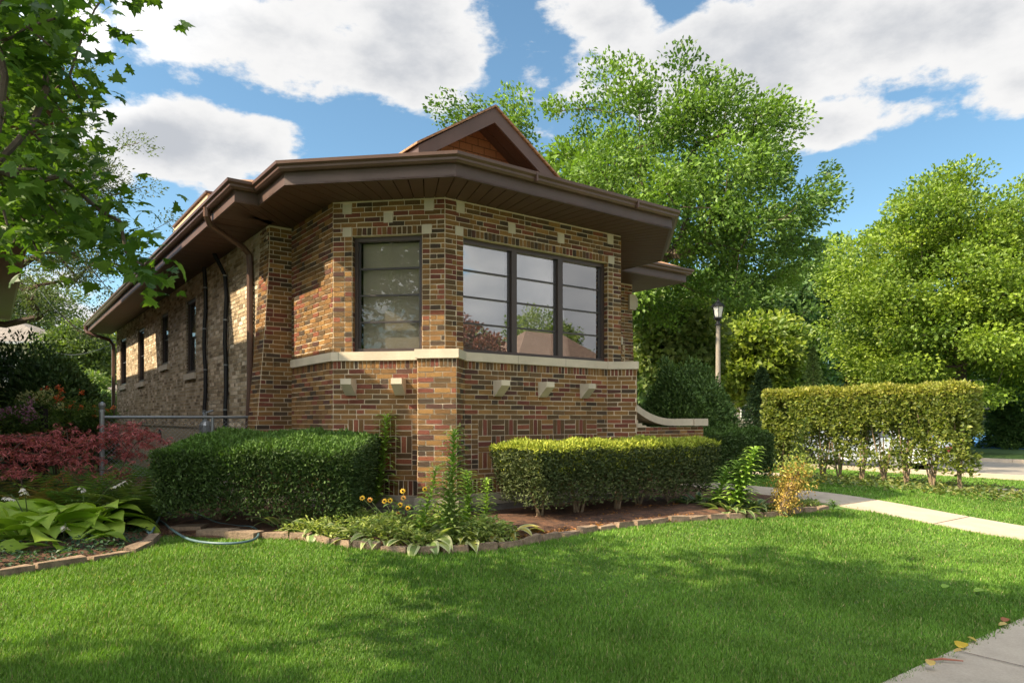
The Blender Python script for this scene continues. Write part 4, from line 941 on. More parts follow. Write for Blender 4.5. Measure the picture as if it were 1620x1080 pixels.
# pale two-storey house, far behind
def box_house(name, label, cx, cy, rz, w_, d_, hz, roofh, wallc, roofm, wins, ov=.4):
    z = float(gh(cx, cy)); root = thing(name, label, 'house', (cx, cy, z), rz)
    mb = M(); mb.box(-w_/2, w_/2, -d_/2, d_/2, -.2, hz, wallc); mb.build('wall', 'plain_tint', root)
    a, b = w_/2+ov, d_/2+ov; mb = M(); rl = max(0, a-b) if a > b else 0; rm = max(0, b-a)
    V = [(-a, -b, hz), (a, -b, hz), (a, b, hz), (-a, b, hz), (-rl, -rm, hz+roofh), (rl, rm, hz+roofh)] 
    if a >= b: mb.add(V, [(0,1,5,4), (1,2,5), (2,3,4,5), (3,0,4), (3,2,1,0)])
    else: mb.add(V, [(0,1,4), (1,2,5,4), (2,3,5), (3,0,4,5), (3,2,1,0)])
    mb.build('roof', roofm, root)
    mb = M(); mb.box(-a-.04, a+.04, -b-.04, b+.04, hz-.16, hz-.01, (.42, .42, .42)); mb.build('eave', 'plain_tint', root)
    for (side, u, z0, ww_, hh) in wins:
        mb = M()
        if side == 's': mb.box(u-ww_/2-.08, u+ww_/2+.08, -d_/2-.05, -d_/2, z0-.08, z0+hh+.08, (.75, .74, .7))
        else: mb.box(w_/2, w_/2+.05, u-ww_/2-.08, u+ww_/2+.08, z0-.08, z0+hh+.08, (.75, .74, .7))
        f = mb.build('window', 'plain_tint', root); mb = M()
        if side == 's': mb.box(u-ww_/2, u+ww_/2, -d_/2-.07, -d_/2-.05, z0, z0+hh)
        else: mb.box(w_/2+.05, w_/2+.07, u-ww_/2, u+ww_/2, z0, z0+hh)
        mb.build('pane', 'car_glass', f)
    return root
x, y, _ = P(62, 560, 46); box_house('apartment_house', 'pale brick two storey house with grey hip roof beyond the left hedges', x-1.0, y, ANG*.2, 7.6, 9, 5.9, 1.7, (.46, .40, .30), 'roof_grey', [('s', -1.5, 3.6, .9, 1.4), ('s', 1.4, 3.6, .9, 1.4)])
x, y, _ = P(185, 640, 36); box_house('garage', 'tan garage with low dark roof behind the rear corner of the house', x+1.2, y, ANG, 4.2, 5, 2.5, .9, (.34, .26, .16), 'roof_grey', [])
x, y, _ = P(1556, 650, 92); box_house('brick_house', 'far brick house with white windows beyond the tennis court', x, y, -.5, 14, 9, 4.2, 2.0, (.22, .09, .06), 'roof_grey', [('s', -4, 1.2, 1.2, 1.6), ('s', -1, 1.2, 1.2, 1.6), ('s', 2, 1.2, 1.2, 1.6), ('s', 5, 1.2, 1.2, 1.6)])
x, y, _ = P(1140, 650, 88); box_house('brick_house', 'far grey house seen between trunks left of the dark conifer', x, y, -.3, 12, 9, 4.6, 2.0, (.16, .14, .12), 'roof_grey', [('s', -3, 1.2, 1.2, 1.6), ('s', 0, 1.2, 1.2, 1.6), ('s', 3, 1.2, 1.2, 1.6)])
# what the bay windows mirror: the far side of the front street
x, y = W2(33, -38); box_house('tiled_house', 'house with tan tiled roof across the front street, mirrored in the windows', x, y, ANG, 13, 9, 4.8, 4.0, (.30, .2, .13), 'roof_brown', [('s', 0, 1, 1.5, 1.5)])
x, y = W2(20.8, -31); tree('plum_tree', 'dark red leaved plum tree across the front street', (x, y, -.05), (x, y, 5.2), (2.5, 2.5, 2.8), ncl=80, per=90, leaf=.26, cols=((.09, .025, .02), (.18, .06, .03)), tr=.16, cr=.6, seed=51)
for (r, d, rz_, zc, sd, lb) in ((40, -47, 4.5, 9.0, 52, 'loose green tree behind the tiled roof across the front street'), (33, -49, 3.0, 7.5, 53, 'small green tree behind the tiled roof across the street')):
    x, y = W2(r, d); tree('street_tree', lb, (x, y, -.05), (x, y, zc), (rz_, rz_, rz_*.9), ncl=110, per=80, leaf=.3, cols=((.07, .11, .02), (.17, .22, .04)), tr=.2, cr=.85, seed=sd)
# ---------------------------------------------------------------- neighbouring bungalow, left
nb = thing('neighbour_house', 'neighbouring house at the left edge with dark overhanging eave above the maple leaves', 'house', (QX, QY, 0), ANG)
NW, NE_, NZ = -4.95, -4.17, 5.15
mb = M(); wl = Wall((NW, 22), (NW, 2.0), 'common'); mb.box(-12.8, NW, 2.4, 22, -.1, NZ, (.38, .29, .18)); mb.build('wall', 'plain_tint', nb)
mb = M(); mb.prism([(NE_, 1.55), (NE_, 24), (-13.6, 24), (-13.6, 1.55)], NZ, NZ+.02); mb.build('soffit', 'soffit_board', nb)
mb = M(); sweep(mb, [(NE_, 24), (NE_, 1.55), (-13.6, 1.55)], [(0, NZ), (0, NZ+.25), (-.04, NZ+.25), (-.04, NZ)]); mb.build('fascia', 'brown_metal', nb)
mb = M(); sweep(mb, [(NE_, 24), (NE_, 1.55), (-13.6, 1.55)], [(.002, NZ+.15), (.07, NZ+.15), (.11, NZ+.27), (.002, NZ+.27)]); mb.build('gutter', 'gutter_metal', nb)
mb = M(); a0, a1, b0, b1 = -13.7, NE_+.1, 1.45, 24.1; hw2 = (a1-a0)/2; xm = (a0+a1)/2; zq = NZ+.275; zr2 = zq+.5*hw2
for f in (((a0, b0, zq), (a1, b0, zq), (xm, b0+hw2, zr2)), ((a1, b0, zq), (a1, b1, zq), (xm, b1-hw2, zr2), (xm, b0+hw2, zr2)), ((a1, b1, zq), (a0, b1, zq), (xm, b1-hw2, zr2)), ((a0, b1, zq), (a0, b0, zq), (xm, b0+hw2, zr2), (xm, b1-hw2, zr2))): quad(mb, f)
mb.build('roof', 'roof_shingles', nb)
mb = M(); mb.tube([(-4.9, 3.6, 4.9), (-4.88, 3.6, 1.0)], .05, 8); mb.tube([(-4.88, 3.6, 1.0), (-4.8, 3.6, .3)], .05, 8); mb.build('downspout', 'galvanised', nb)
mb = M(); mb.box(-9.2, -5.8, 6.2, 12.6, 6.0, 7.75, (.38, .29, .18)); mb.build('shade_dormer', 'plain_tint', nb)  # unseen dormer, added to shade the middle of the bungalow's side wall
mb = M(); mb.box(-9.4, -5.6, 6.0, 12.8, 7.755, 7.9); mb.build('dormer_roof', 'gutter_metal', nb)  # roof slab of the added shading dormer
for d in (6., 10, 14):
    mb = M(); mb.box(NW, NW+.03, d, d+1, 1.9, 3.6, (.6, .58, .52)); f = mb.build('window', 'plain_tint', nb); mb = M(); mb.box(NW+.03, NW+.05, d+.08, d+.92, 1.98, 3.52); mb.build('pane', 'car_glass', f)
# ---------------------------------------------------------------- street maple whose boughs hang into the top left
hang = []
def hb(px, py, dep): hang.append(P(px, py, dep))
for _ in range(92):
    px = rng.uniform(-25, 100); py = rng.uniform(-60, 385); 
    if px > 135-.0006*(py-200)**2 and rng.random() < .8: continue
    hb(px, py, rng.uniform(4.4, 6.2))
for (px, py) in ((150, 15), (175, -20), (215, -10), (130, 60), (110, 120), (120, 205), (105, 250), (130, 165), (120, 300), (160, 335), (190, 350), (215, 385), (175, 320), (225, 420), (150, 370), (90, 340), (60, 400), (200, 400), (100, 300), (125, 400), (20, 330), (70, 300), (240, 430)): hb(px, py, rng.uniform(4.8, 5.4))
for _ in range(26): v = rng.normal(size=3); hang.append(tuple(arr((-9.2, .3, 6.6))+v/np.linalg.norm(v)*arr((1.9, 1.7, 1.3))))
hang = arr(hang)
def big_maple(name, label, base, c, rad, seed, ncl, per, extra=None, top=None):
    root = thing(name, label, 'tree', base, 0); cl = crown_pts(c, rad, ncl, .4, .2, seed, -.5)
    keep = ~((np.abs(cl[:, 0]/np.maximum(cl[:, 1], .1)) < .80) & (cl[:, 1] > .2) & ((cl[:, 2]-EYE)/np.maximum(cl[:, 1], .1) < .72)); cl = cl[keep]
    n0 = len(cl)
    if extra is not None: cl = np.concatenate([cl, extra])
    nd, pr_, r = skeleton(base, top or (c[0], c[1], c[2]-rad[2]*.4), cl, .24, tip=.007, wob=.05); r = np.where(nd[:, 1] > 2.6, np.minimum(r, .022), r); mb = M(); limbs(mb, nd, pr_, r); mb.build('trunk', 'bark', root)
    mb = M(); idx = np.repeat(np.arange(n0), per); maple_leaves(mb, cl[idx]+rng.normal(size=(len(idx), 3))*arr((.45, .45, .28)), .25)
    if extra is not None:
        idx = np.repeat(np.arange(n0, len(cl)), 17); maple_leaves(mb, cl[idx]+rng.normal(size=(len(idx), 3))*arr((.16, .16, .10)), .115, up=1.1, cols=((.035, .085, .012), (.11, .19, .024)))
    mb.build('crown', 'foliage', root); local(root); return root
big_maple('maple_tree', 'street maple whose leafy boughs hang into the upper left corner', (-7.9, .9, -.05), (-5.4, .0, 8.6), (3.4, 3.0, 2.6), 61, 120, 150, hang, top=(-7.2, 1.2, 4.2))
tree('street_tree', 'street tree behind the photographer shading the lawn', (-11.5, -3.0, -.05), (-10.8, -3.6, 8.3), (4.0, 4.0, 3.4), ncl=150, per=90, leaf=.3, cols=GR, tr=.25, cr=.8, seed=62)
# ================================================================== LAWN BLADES
def lawn():
    n = 1250000; lo, hi = 3.4, 26.
    u = rng.random(n); y = lo*(hi/lo)**(u**1.0); x = rng.uniform(-.95, 1.1, n)*y
    dens = np.ones(n); r, d = RD(x, y)
    r = r+rng.normal(0, .028, n); d = d+rng.normal(0, .028, n)
    ok = ~in_bed(x, y) & ~((d > -7.45) & (d < -5.85) ) & ~((r > walk_w[0]) & (r < walk_w[1]) & (d < 1.2)) & ~((r > 12.0) & (r < 13.35)) & ~((r > 16.2) & (r < 24.6)) & (r < 31)
    inhouse = (r > -1.5) & (r < 6.6) & (d > -.3); ok &= ~inhouse
    x, y, r, d = x[ok], y[ok], r[ok], d[ok]; n = len(x); z = gh(x, y)
    h = rng.uniform(.016, .034, n)*(1+.25*np.sin(x*2.1)*np.sin(y*1.7)); wd = .0018+.0005*y; h = h*(1+.02*y)
    a = rng.random(n)*6.283; b = a+rng.normal(1.57, .3, n); ln = rng.uniform(.1, 1.1, n)*h
    V = np.zeros((n, 3, 3)); V[:, 0] = np.column_stack([x-np.cos(a)*wd, y-np.sin(a)*wd, z-.003]); V[:, 1] = np.column_stack([x+np.cos(a)*wd, y+np.sin(a)*wd, z-.003]); V[:, 2] = np.column_stack([x+np.cos(b)*ln, y+np.sin(b)*ln, z+h])
    pat = .5+.3*np.sin(x*1.3+.7*np.sin(y))+.2*np.sin(y*2.3+x)+.18*np.sin(x*5+y*3.7); k = np.clip(pat*.5+rng.random(n)*.6, 0, 1)[:, None]
    c = arr((.064, .142, .014))*(1-k)+arr((.145, .265, .036))*k; dry = rng.random(n) < .05; c[dry] = arr((.30, .27, .12)); c *= (rng.uniform(.7, 1.3, n)*(1+.16*np.sin(x*4.1+2*np.sin(y*2.7))*np.sin(y*5.3+1.5*np.sin(x*3.1))))[:, None]
    mb = M(); mb.add(V.reshape(-1, 3), np.arange(n*3).reshape(-1, 3), c); tag(mb.build('lawn_grass', 'grass'), 'short mown green grass of the front lawn', 'grass', kind='stuff')
lawn()
# fallen leaves by the pavement
for (px, py, sz, c, lb) in ((1518, 1030, .085, (.50, .34, .03), 'large yellow fallen leaf tipped up at the pavement edge'), (1545, 1020, .065, (.45, .33, .06), 'small pale yellow leaf lying on the pavement above the largest one'), (1580, 994, .06, (.45, .34, .12), 'cream curled leaf near the upper pavement joint'), (1472, 1065, .06, (.48, .33, .10), 'pale tan leaf at the lowest end of the pavement edge'), (1509, 1042, .05, (.5, .33, .12), 'tiny orange leaf just below the large yellow one'), (1588, 988, .06, (.28, .11, .05), 'rust brown leaf highest along the pavement edge'), (1541, 940, .085, (.22, .34, .05), 'green yellow leaf lying on the lawn right of its twin'), (1491, 938, .07, (.20, .32, .05), 'green leaf lying flat on the shaded lawn')):
    g = G(px, py); mb = M(); V = MAPLE*sz*1.0 if False else arr([(0, 0), (.35, .15), (.5, .5), (.35, .85), (0, 1), (-.35, .85), (-.5, .5), (-.35, .15)])*sz
    V = [(p[0], p[1], .004+.25*abs(p[0])+.02*math.sin(p[1]*40)*.3) for p in V]; mb.add(V, [tuple(range(8))], c); o = mb.build('fallen_leaf', 'foliage'); o.location = (g[0], g[1], g[2]+(.02 if px > 1510 else .045)); o.rotation_euler = (.25, .1, rng.uniform(0, 6)); tag(o, lb, 'leaf')
mb = M(); g = G(1493, 1051); mb.tube([(-.11, .0, .01), (0, .01, .015), (.11, -.02, .012)], [.006, .008, .004], 6, (.25, .08, .04)); o = mb.build('twig', 'gloss_tint'); o.location = (g[0], g[1], g[2]+.02); tag(o, 'thin reddish twig lying along the pavement edge', 'twig')

# ================================================================== BIG LEAVED PLANTS
def strap_leaf(mb, p, az, L, W, el0, curl, col, nseg=6, cup=.15, shape='ovate', stalk=.0, twist=0., margin=None):
    """an arching leaf blade: starts at p, leaves at elevation el0 and curls over"""
    pos = arr(p).copy(); V = []; el = el0; dirh = arr((math.cos(az), math.sin(az), 0)); sd = arr((-math.sin(az), math.cos(az), 0))
    if stalk > 0:
        q = [pos.copy()]
        for i in range(4): pos = pos+(dirh*math.cos(el)+arr((0, 0, 1))*math.sin(el))*stalk/4; el -= curl*.12; q.append(pos.copy())
        mb.tube(q, [W*.045+.002]*5, 5, arr(col)*1.1)
    for i in range(nseg+1):
        t = i/nseg
        w_ = {'ovate': (math.sin(math.pi*min(1, t*.93+.07)**.62))**.8*(1-t**4), 'lance': math.sin(math.pi*(t*.94+.03))**.8, 'heart': (math.sin(math.pi*min(1, t*.86+.14)**.50))**.75*(1-t**5)}[shape]*W/2
        up = arr((0, 0, 1))*math.cos(el)-dirh*math.sin(el); tw = sd*math.cos(twist)+up*math.sin(twist)
        for s_ in (-1, -.5, 0, .5, 1): V.append(pos+tw*s_*w_+up*(abs(s_)*cup*w_+.03*w_*math.cos(s_*12)))
        pos = pos+(dirh*math.cos(el)+arr((0, 0, 1))*math.sin(el))*L/nseg; el -= curl/nseg
    Fs = [(i*5+j, i*5+j+1, (i+1)*5+j+1, (i+1)*5+j) for i in range(nseg) for j in range(4)]; col = arr(col)
    cl = np.tile(col, (len(Fs), 1))
    if margin is not None:
        for k, f in enumerate(Fs):
            if k % 4 in (0, 3): cl[k] = margin
    else:
        for k in range(len(Fs)): cl[k] = col*(1+.10*((k % 4) in (1, 2)))
    mb.add(V, Fs, cl)
def gz(px, py): return G(px, py)
def hosta(label, c, R, nl, L, W, cols, shape='heart', margin=None, sp=.12, el=(.55, 1.4), name='hosta', curl=(.7, 1.5), stalk=.30, flowers=()):
    root = thing(name, label, 'plant', c, 0); mb = M()
    for i in range(nl):
        az = i*2.4+rng.uniform(-.3, .3); t = i/nl; rr = sp*math.sqrt(rng.random()); e = el[0]+(el[1]-el[0])*(t) ; k = rng.random(); col = arr(cols[0])*(1-k)+arr(cols[1])*k
        strap_leaf(mb, (c[0]+rr*math.cos(az), c[1]+rr*math.sin(az), c[2]), az, L*rng.uniform(.75, 1.15), W*rng.uniform(.8, 1.15), e, rng.uniform(*curl), col*rng.uniform(.85, 1.15), shape=shape, stalk=stalk*rng.uniform(.7, 1.3)*(1.2-.5*t), margin=margin, twist=rng.normal(0, .25))
    mb.build('foliage', 'foliage', root, smooth=True)
    for (p0, p1, n_) in flowers:
        mb = M(); p0, p1 = arr(p0), arr(p1); mid = (p0+p1)/2+arr((0, 0, .10)); pts = [p0, mid*.9+p0*.1, mid, (mid+p1)/2+arr((0, 0, .04)), p1]; mb.tube(pts, [.006, .005, .005, .004, .003], 5, (.10, .14, .05))
        for q in range(n_):
            t = .62+.38*q/n_; b = arr(pts[3])*(1-t)+arr(pts[4])*t if t > .8 else arr(pts[2])*(1-t)+arr(pts[4])*t; b = mid+(p1-mid)*((t-.5)*2)
            az = rng.uniform(0, 6.28); strap_leaf(mb, b, az, .055, .022, -.2, 1.0, arr((.62, .56, .58))*rng.uniform(.8, 1.1), 4, shape='lance'); strap_leaf(mb, b, az+.5, .05, .02, -.3, .6, (.66, .60, .62), 4, shape='lance')
        mb.build('flower_stalk', 'foliage', root, smooth=True)
    local(root); return root
LIME = ((.20, .32, .030), (.36, .48, .07))
h0 = G(45, 858); h1 = G(135, 846); h1b = G(100, 868)
def up(p, h): return (p[0], p[1], p[2]+h)
hosta('large lime green hosta with scorched leaf tips and white flower stalks, left one', h0, .5, 26, .46, .40, LIME, flowers=[(up(h0, .2), P(35, 770, h0[1]-.1), 9), (up(h0, .2), P(8, 785, h0[1]), 8)])
hosta('large lime green hosta nearest the coiled hose with a long leaning flower stalk', h1, .5, 30, .46, .36, LIME, flowers=[(up(h1, .2), P(205, 758, h1[1]), 12), (up(h1, .2), P(128, 768, h1[1]+.1), 7), (up(h1, .1), P(182, 800, h1[1]-.2), 7)])
hosta('lime green hosta at the front of the ivy with low spreading leaves', h1b, .4, 12, .34, .32, LIME, el=(.1, .9), flowers=[(up(h1b, .1), P(105, 838, h1b[1]-.15), 6)])
VG = ((.09, .16, .05), (.17, .26, .08)); MG = (.42, .44, .22)
for (px, py, nl, lb, cc) in ((505, 846, 34, 'white edged hosta clump at the left end of the flower bed', VG), (600, 858, 34, 'variegated yellowing hosta below the black eyed daisies', ((.14, .20, .05), (.26, .32, .09))), (668, 862, 34, 'variegated hosta clump in the middle of the bed rim', ((.13, .20, .05), (.30, .34, .10))), (735, 858, 28, 'yellowed wilting hosta under the tall lily stems', ((.24, .28, .06), (.42, .38, .08))), (795, 850, 16, 'sprawling yellow brown hosta leaves at the right of the lilies', ((.34, .30, .06), (.50, .36, .08))), (460, 838, 14, 'small white edged hosta near the house wall end', VG), (560, 850, 24, 'green hosta clump next to the white edged one', VG)):
    hosta(lb, gz(px, py), .3, int(nl*1.3), .27, .11, cc, shape='ovate', margin=MG, sp=.2, stalk=.15, el=(.25, 1.3), curl=(.8, 1.9))
for (px, py, lb) in ((1155, 812, 'striped leaved hosta at the near corner of the path'), (1105, 800, 'striped leaved hosta at the right end of the sunlit hedge'), (1192, 808, 'striped hosta clump next to the dried vine stump')):
    hosta(lb, gz(px, py), .3, 36, .30, .11, ((.05, .10, .03), (.12, .19, .05)), shape='ovate', margin=(.26, .30, .13), sp=.2, stalk=.12, el=(.3, 1.3))
# tall lilies
def lily(label, base, tip, n, leaf=.11, head=True, name='lily', lean=.0, cols=((.13, .23, .04), (.28, .40, .07)), r=.006):
    root = thing(name, label, 'plant', base, 0); b, t = arr(base), arr(tip); pts = [b+(t-b)*s_+arr((math.sin(s_*3)*.03, 0, 0)) for s_ in np.linspace(0, 1, 8)]
    mb = M(); mb.tube(pts, np.linspace(r, r*.5, 8), 6, (.14, .2, .05)); mb.build('stem', 'gloss_tint', root)
    mb = M(); pa = arr(pts)
    n = int(n*1.5)
    for i in range(n):
        s_ = .12+.86*i/n; p = [np.interp(s_, np.linspace(0, 1, 8), pa[:, k]) for k in range(3)]; l = 1.7*leaf*(1.2-.5*s_)*rng.uniform(.8, 1.2); k = rng.random(); c = arr(cols[0])*(1-k)+arr(cols[1])*k
        strap_leaf(mb, p, i*2.4, l, l*.21, .7, 1.3, c, 4, shape='lance')
    mb.build('foliage', 'foliage', root)
    if head:
        mb = M()
        for i in range(8):
            a = i*2.4; p = pa[-1]-(pa[-1]-pa[-2])*(i/7)*1.2; e = p+arr((math.cos(a)*.06, math.sin(a)*.06, .03)); mb.tube([p, (p+e)/2+arr((0, 0, .01)), e, e+arr((0, 0, .035))], [.002, .002, .006, .003], 5, (.30, .36, .10))
        mb.build('seed_head', 'gloss_tint', root)
    local(root)
b = G(590, 818); lily('tallest lily stem in front of the left corbels', b, P(612, 655, b[1]), 90, .16)
b = G(700, 862); lily('tall lily stem before the brick corner pier', b, P(718, 678, b[1]), 100, .13)
b = G(735, 848); lily('bushy lily stem just right of the brick corner pier', b, P(738, 745, b[1]), 70, .12, False)
b = G(762, 842); lily('short lily stem against the limestone base', b, P(768, 756, b[1]), 60, .09, False)
b = G(655, 858); lily('lily stem leaning towards the brick pier', b, P(690, 738, b[1]), 60, .11)
b = G(715, 866); lily('feathery pale stem at the front of the bed', b, P(708, 748, b[1]), 90, .10, False, cols=((.16, .22, .07), (.28, .34, .12)))
b = G(1150, 812); lily('tall leafy stem bending right beside the path', b, P(1195, 708, b[1]), 90, .16, False, r=.012)
b = G(1125, 806); lily('leafy stem half hidden at the end of the sunlit hedge', b, P(1150, 740, b[1]), 50, .15, False, r=.01)
b = G(1170, 810); lily('thick leaning yellow green stalk near the vine stump', b, P(1165, 730, b[1]), 60, .16, False, r=.016)
b = G(1316, 806); lily('little dark seedling at the corner of the path', b, P(1316, 792, b[1]), 14, .09, False, cols=((.06, .12, .03), (.12, .2, .04)), name='seedling')
# dried stalks
for (px, py, tx, ty, lb) in ((530, 838, 494, 765, 'dry brown curled flower stalk above the white edged hosta'), (480, 838, 487, 748, 'thin dry stalk standing before the dark hedge'), (540, 840, 548, 790, 'short dry arching stalk next to the limestone base'), (668, 850, 708, 742, 'long dry pink stalk leaning towards the lilies')):
    b = arr(G(px, py)); t = arr(P(tx, ty, b[1])); mb = M(); pts = [b, b*.6+t*.4+arr((.02, 0, .02)), b*.25+t*.75+arr((.03, 0, .02)), t, t+arr((.03, 0, -.05))]; mb.tube(pts, [.005, .004, .003, .003, .002], 5, (.30, .19, .09)); 
    for i in range(10):
        s_ = .5+.05*i; p = b+(t-b)*s_; mb.tube([p, p+arr((rng.normal(0, .012), 0, .012))], [.005, .003], 4, (.26, .17, .10))
    tag(mb.build('dry_stalk', 'gloss_tint'), lb, 'dry stalk')
# black-eyed daisies
base = G(640, 852); root = thing('daisy_plant', 'black eyed yellow daisy plant in the middle of the flower bed', 'plant', base, 0)
mb = M(); 
for i in range(110):
    a = rng.uniform(0, 6.28); rr = .32*math.sqrt(rng.random()); strap_leaf(mb, (base[0]+rr*math.cos(a), base[1]+.5*rr*math.sin(a), base[2]+rng.uniform(.05, .38)), rng.uniform(0, 6.28), .10, .028, .7, 1.2, arr((.10, .17, .04))*rng.uniform(.7, 1.4), 4, shape='lance')
mb.build('foliage', 'foliage', root); mb = M()
FL = [(593, 806), (571, 806), (596, 829), (675, 822), (703, 818), (672, 806), (649, 838), (637, 786), (655, 796), (632, 812), (692, 795), (682, 815), (617, 818), (640, 832)]
FL = [(585, 790), (573, 787), (608, 792), (617, 791), (638, 787), (637, 776), (633, 798), (645, 803), (629, 812), (672, 773)]
for i, (px, py) in enumerate(FL):
    p = arr(P(px, py, base[1]-.05+.1*rng.random())); q = arr((base[0]+(p[0]-base[0])*.4, base[1], base[2]+.1)); st = M(); st.tube([q, (p+q)/2+arr((.01, 0, .02)), p], [.0035, .003, .003], 5, (.13, .17, .05)); st.build('flower_stem', 'gloss_tint', root)
    fl = M(); k = 9; cc = (.74, .44, .02) if i % 4 else (.52, .24, .03)
    for j in range(k):
        a = j*6.283/k; e1, e2 = arr((1, 0, 0)), arr((0, .45, .89)); dr_ = e1*math.cos(a)+e2*math.sin(a); sd = e1*-math.sin(a)+e2*math.cos(a); f = arr((0, -.89, .45))
        fl.add([p, p+dr_*.020+sd*.008-f*.002, p+dr_*.033-f*.007, p+dr_*.020-sd*.008-f*.002], [(0, 1, 2, 3)], arr(cc)*rng.uniform(.8, 1.15))
    fo = fl.build('petals', 'foliage', root); ce = M(); ce.lathe(p+arr((0, -.006, 0)), [(.004, -.010), (.011, -.004), (.011, .004), (.004, .010)], 8, (.03, .015, .01)); ce.build('flower_centre', 'plain_tint', root)
local(root)
# dried vine-covered stump near the path
b = arr(G(1232, 815)); t = arr(P(1262, 742, b[1])); root = thing('vine_stump', 'leaning stump wrapped in dried yellow vines beside the path', 'vine', tuple(b), 0)
mb = M(); mb.tube([b-arr((0, 0, .05)), b*.5+t*.5, t], [.085, .07, .04], 9); mb.build('stump', 'bark_pale', root)
n = 2600; s_ = rng.random(n)**.8; pts = b+(t-b)*s_[:, None]+rng.normal(size=(n, 3))*arr((.085, .07, .05))*(.8+.9*s_[:, None]); mb = M(); leaves(mb, pts, .042, .5, .4, ((.30, .17, .05), (.55, .42, .10)), tdir=np.tile(arr((0, 0, -.6)), (n, 1)), var=.35)
n = 500; pts = t+rng.normal(size=(n, 3))*arr((.14, .12, .13)); leaves(mb, pts, .06, .4, .4, ((.16, .22, .05), (.32, .36, .08))); mb.build('vine_leaves', 'foliage', root); local(root)
b = arr(G(1225, 790)); lily('scraggly weeds rising over the vine stump', tuple(b+arr((.15, 0, 0))), P(1275, 660, b[1]), 90, .12, False, name='weed', cols=((.12, .17, .04), (.26, .30, .07)))
# ---------------------------------------------------------------- ground cover (uncountable)
def cover(name, label, pts_px, n, leaf, cols, hgt=.09, wr=.6):
    poly = arr([G(*p)[:2] for p in pts_px]); mn, mx_ = poly.min(0), poly.max(0); q = rng.uniform(mn, mx_, (n*3, 2)); ins = np.zeros(len(q), bool); j = len(poly)-1
    for i in range(len(poly)):
        a, b_ = poly[i], poly[j]; c = ((a[1] > q[:, 1]) != (b_[1] > q[:, 1])) & (q[:, 0] < (b_[0]-a[0])*(q[:, 1]-a[1])/(b_[1]-a[1]+1e-12)+a[0]); ins ^= c; j = i
    q = q[ins][:n]; z = gh(q[:, 0], q[:, 1])+.02+rng.random(len(q))*hgt*(.6+.4*np.sin(q[:, 0]*6)*np.sin(q[:, 1]*5)); mb = M(); leaves(mb, np.column_stack([q, z]), leaf, wr, 1.4, cols, var=.35); tag(mb.build(name, 'foliage'), label, 'ground cover', kind='stuff')
cover('ivy', 'dark glossy ivy ground cover under the hostas', [(-120, 935), (0, 908), (100, 893), (190, 877), (228, 862), (230, 838), (160, 820), (0, 825), (-150, 850)], 5200, .045, ((.015, .045, .022), (.05, .10, .045)), .13)
cover('privet_ivy', 'green ivy trailing along the foot of the privet hedge', [(1250, 768), (1350, 772), (1450, 782), (1540, 790), (1620, 797), (1700, 806), (1700, 788), (1560, 772), (1400, 756), (1260, 752)], 4200, .085, ((.06, .11, .03), (.20, .20, .05)), .16)
cover('bed_plants', 'low mixed greenery filling the rim of the flower bed', [(440, 848), (560, 862), (660, 872), (760, 870), (820, 862), (780, 845), (640, 838), (470, 835)], 9000, .075, ((.12, .19, .045), (.32, .36, .09)), .30, .3)
cover('dead_leaves', 'orange brown dead leaves lying on the bed under the sunlit hedge', [(790, 865), (900, 846), (1010, 830), (1100, 822), (1080, 800), (960, 808), (830, 826)], 4500, .05, ((.20, .07, .025), (.42, .20, .06)), .03)
cover('path_weeds', 'tufts of green weeds along the path corner of the bed', [(1180, 817), (1300, 806), (1290, 796), (1240, 795), (1190, 800)], 1200, .06, ((.08, .14, .03), (.22, .26, .06)), .10, .35)
cover('bark_mulch', 'loose brown bark mulch covering the soil of the bed', [(250, 850), (330, 853), (415, 852), (560, 864), (720, 872), (850, 854), (1000, 832), (1200, 818), (1200, 795), (1000, 800), (800, 815), (600, 815), (400, 815), (250, 820)], 9000, .035, ((.035, .018, .010), (.26, .13, .065)), .015, .4)
# ---------------------------------------------------------------- red laceleaf maple and ferns, left
def lace_maple(label, clumps, base, n):
    root = thing('lace_leaf_maple', label, 'shrub', base, 0); cl = arr(clumps); nd, pr_, r = skeleton(base, (base[0], base[1], base[2]+.45), cl, .035, tip=.004, ntr=4); mb = M(); limbs(mb, nd, pr_, r, 5); mb.build('trunk', 'bark', root)
    mb = M(); idx = np.repeat(np.arange(len(cl)), n); m = len(idx); o = rng.normal(size=(m, 3))*arr((.15, .12, .03)); o[:, 2] -= 1.1*(o[:, 0]**2+o[:, 1]**2); c0 = cl[idx]+o
    for k in range(6):
        a = rng.uniform(0, 6.283, m) if k == 0 else a+.42; td = np.column_stack([np.cos(a), np.sin(a)*.8, -.75+0*a]); leaves(mb, c0, .075, .15, 1.0, ((.17, .035, .042), (.50, .15, .16)), tdir=td*3, fold=.02, var=.3)
    mb.build('foliage', 'foliage', root); local(root)
lace_maple('wine red laceleaf maple at the far left in front of the ferns', [P(*p) for p in ((10, 692, 8.4), (45, 688, 8.5), (75, 700, 8.3), (20, 712, 8.2), (60, 718, 8.3), (-20, 700, 8.4), (35, 745, 8.2), (85, 690, 8.6), (-5, 735, 8.3))], G(40, 838), 52)
lace_maple('wine red laceleaf maple growing round the silver fence post', [P(*p) for p in ((110, 712, 8.6), (130, 722, 8.5), (150, 700, 8.7), (175, 675, 8.8), (200, 670, 8.8), (185, 690, 8.7), (225, 682, 8.9), (240, 690, 8.9), (105, 678, 8.8), (205, 715, 8.8), (120, 740, 8.5), (190, 745, 8.7), (215, 700, 8.8), (145, 690, 8.6), (90, 722, 8.5))], G(160, 838), 46)
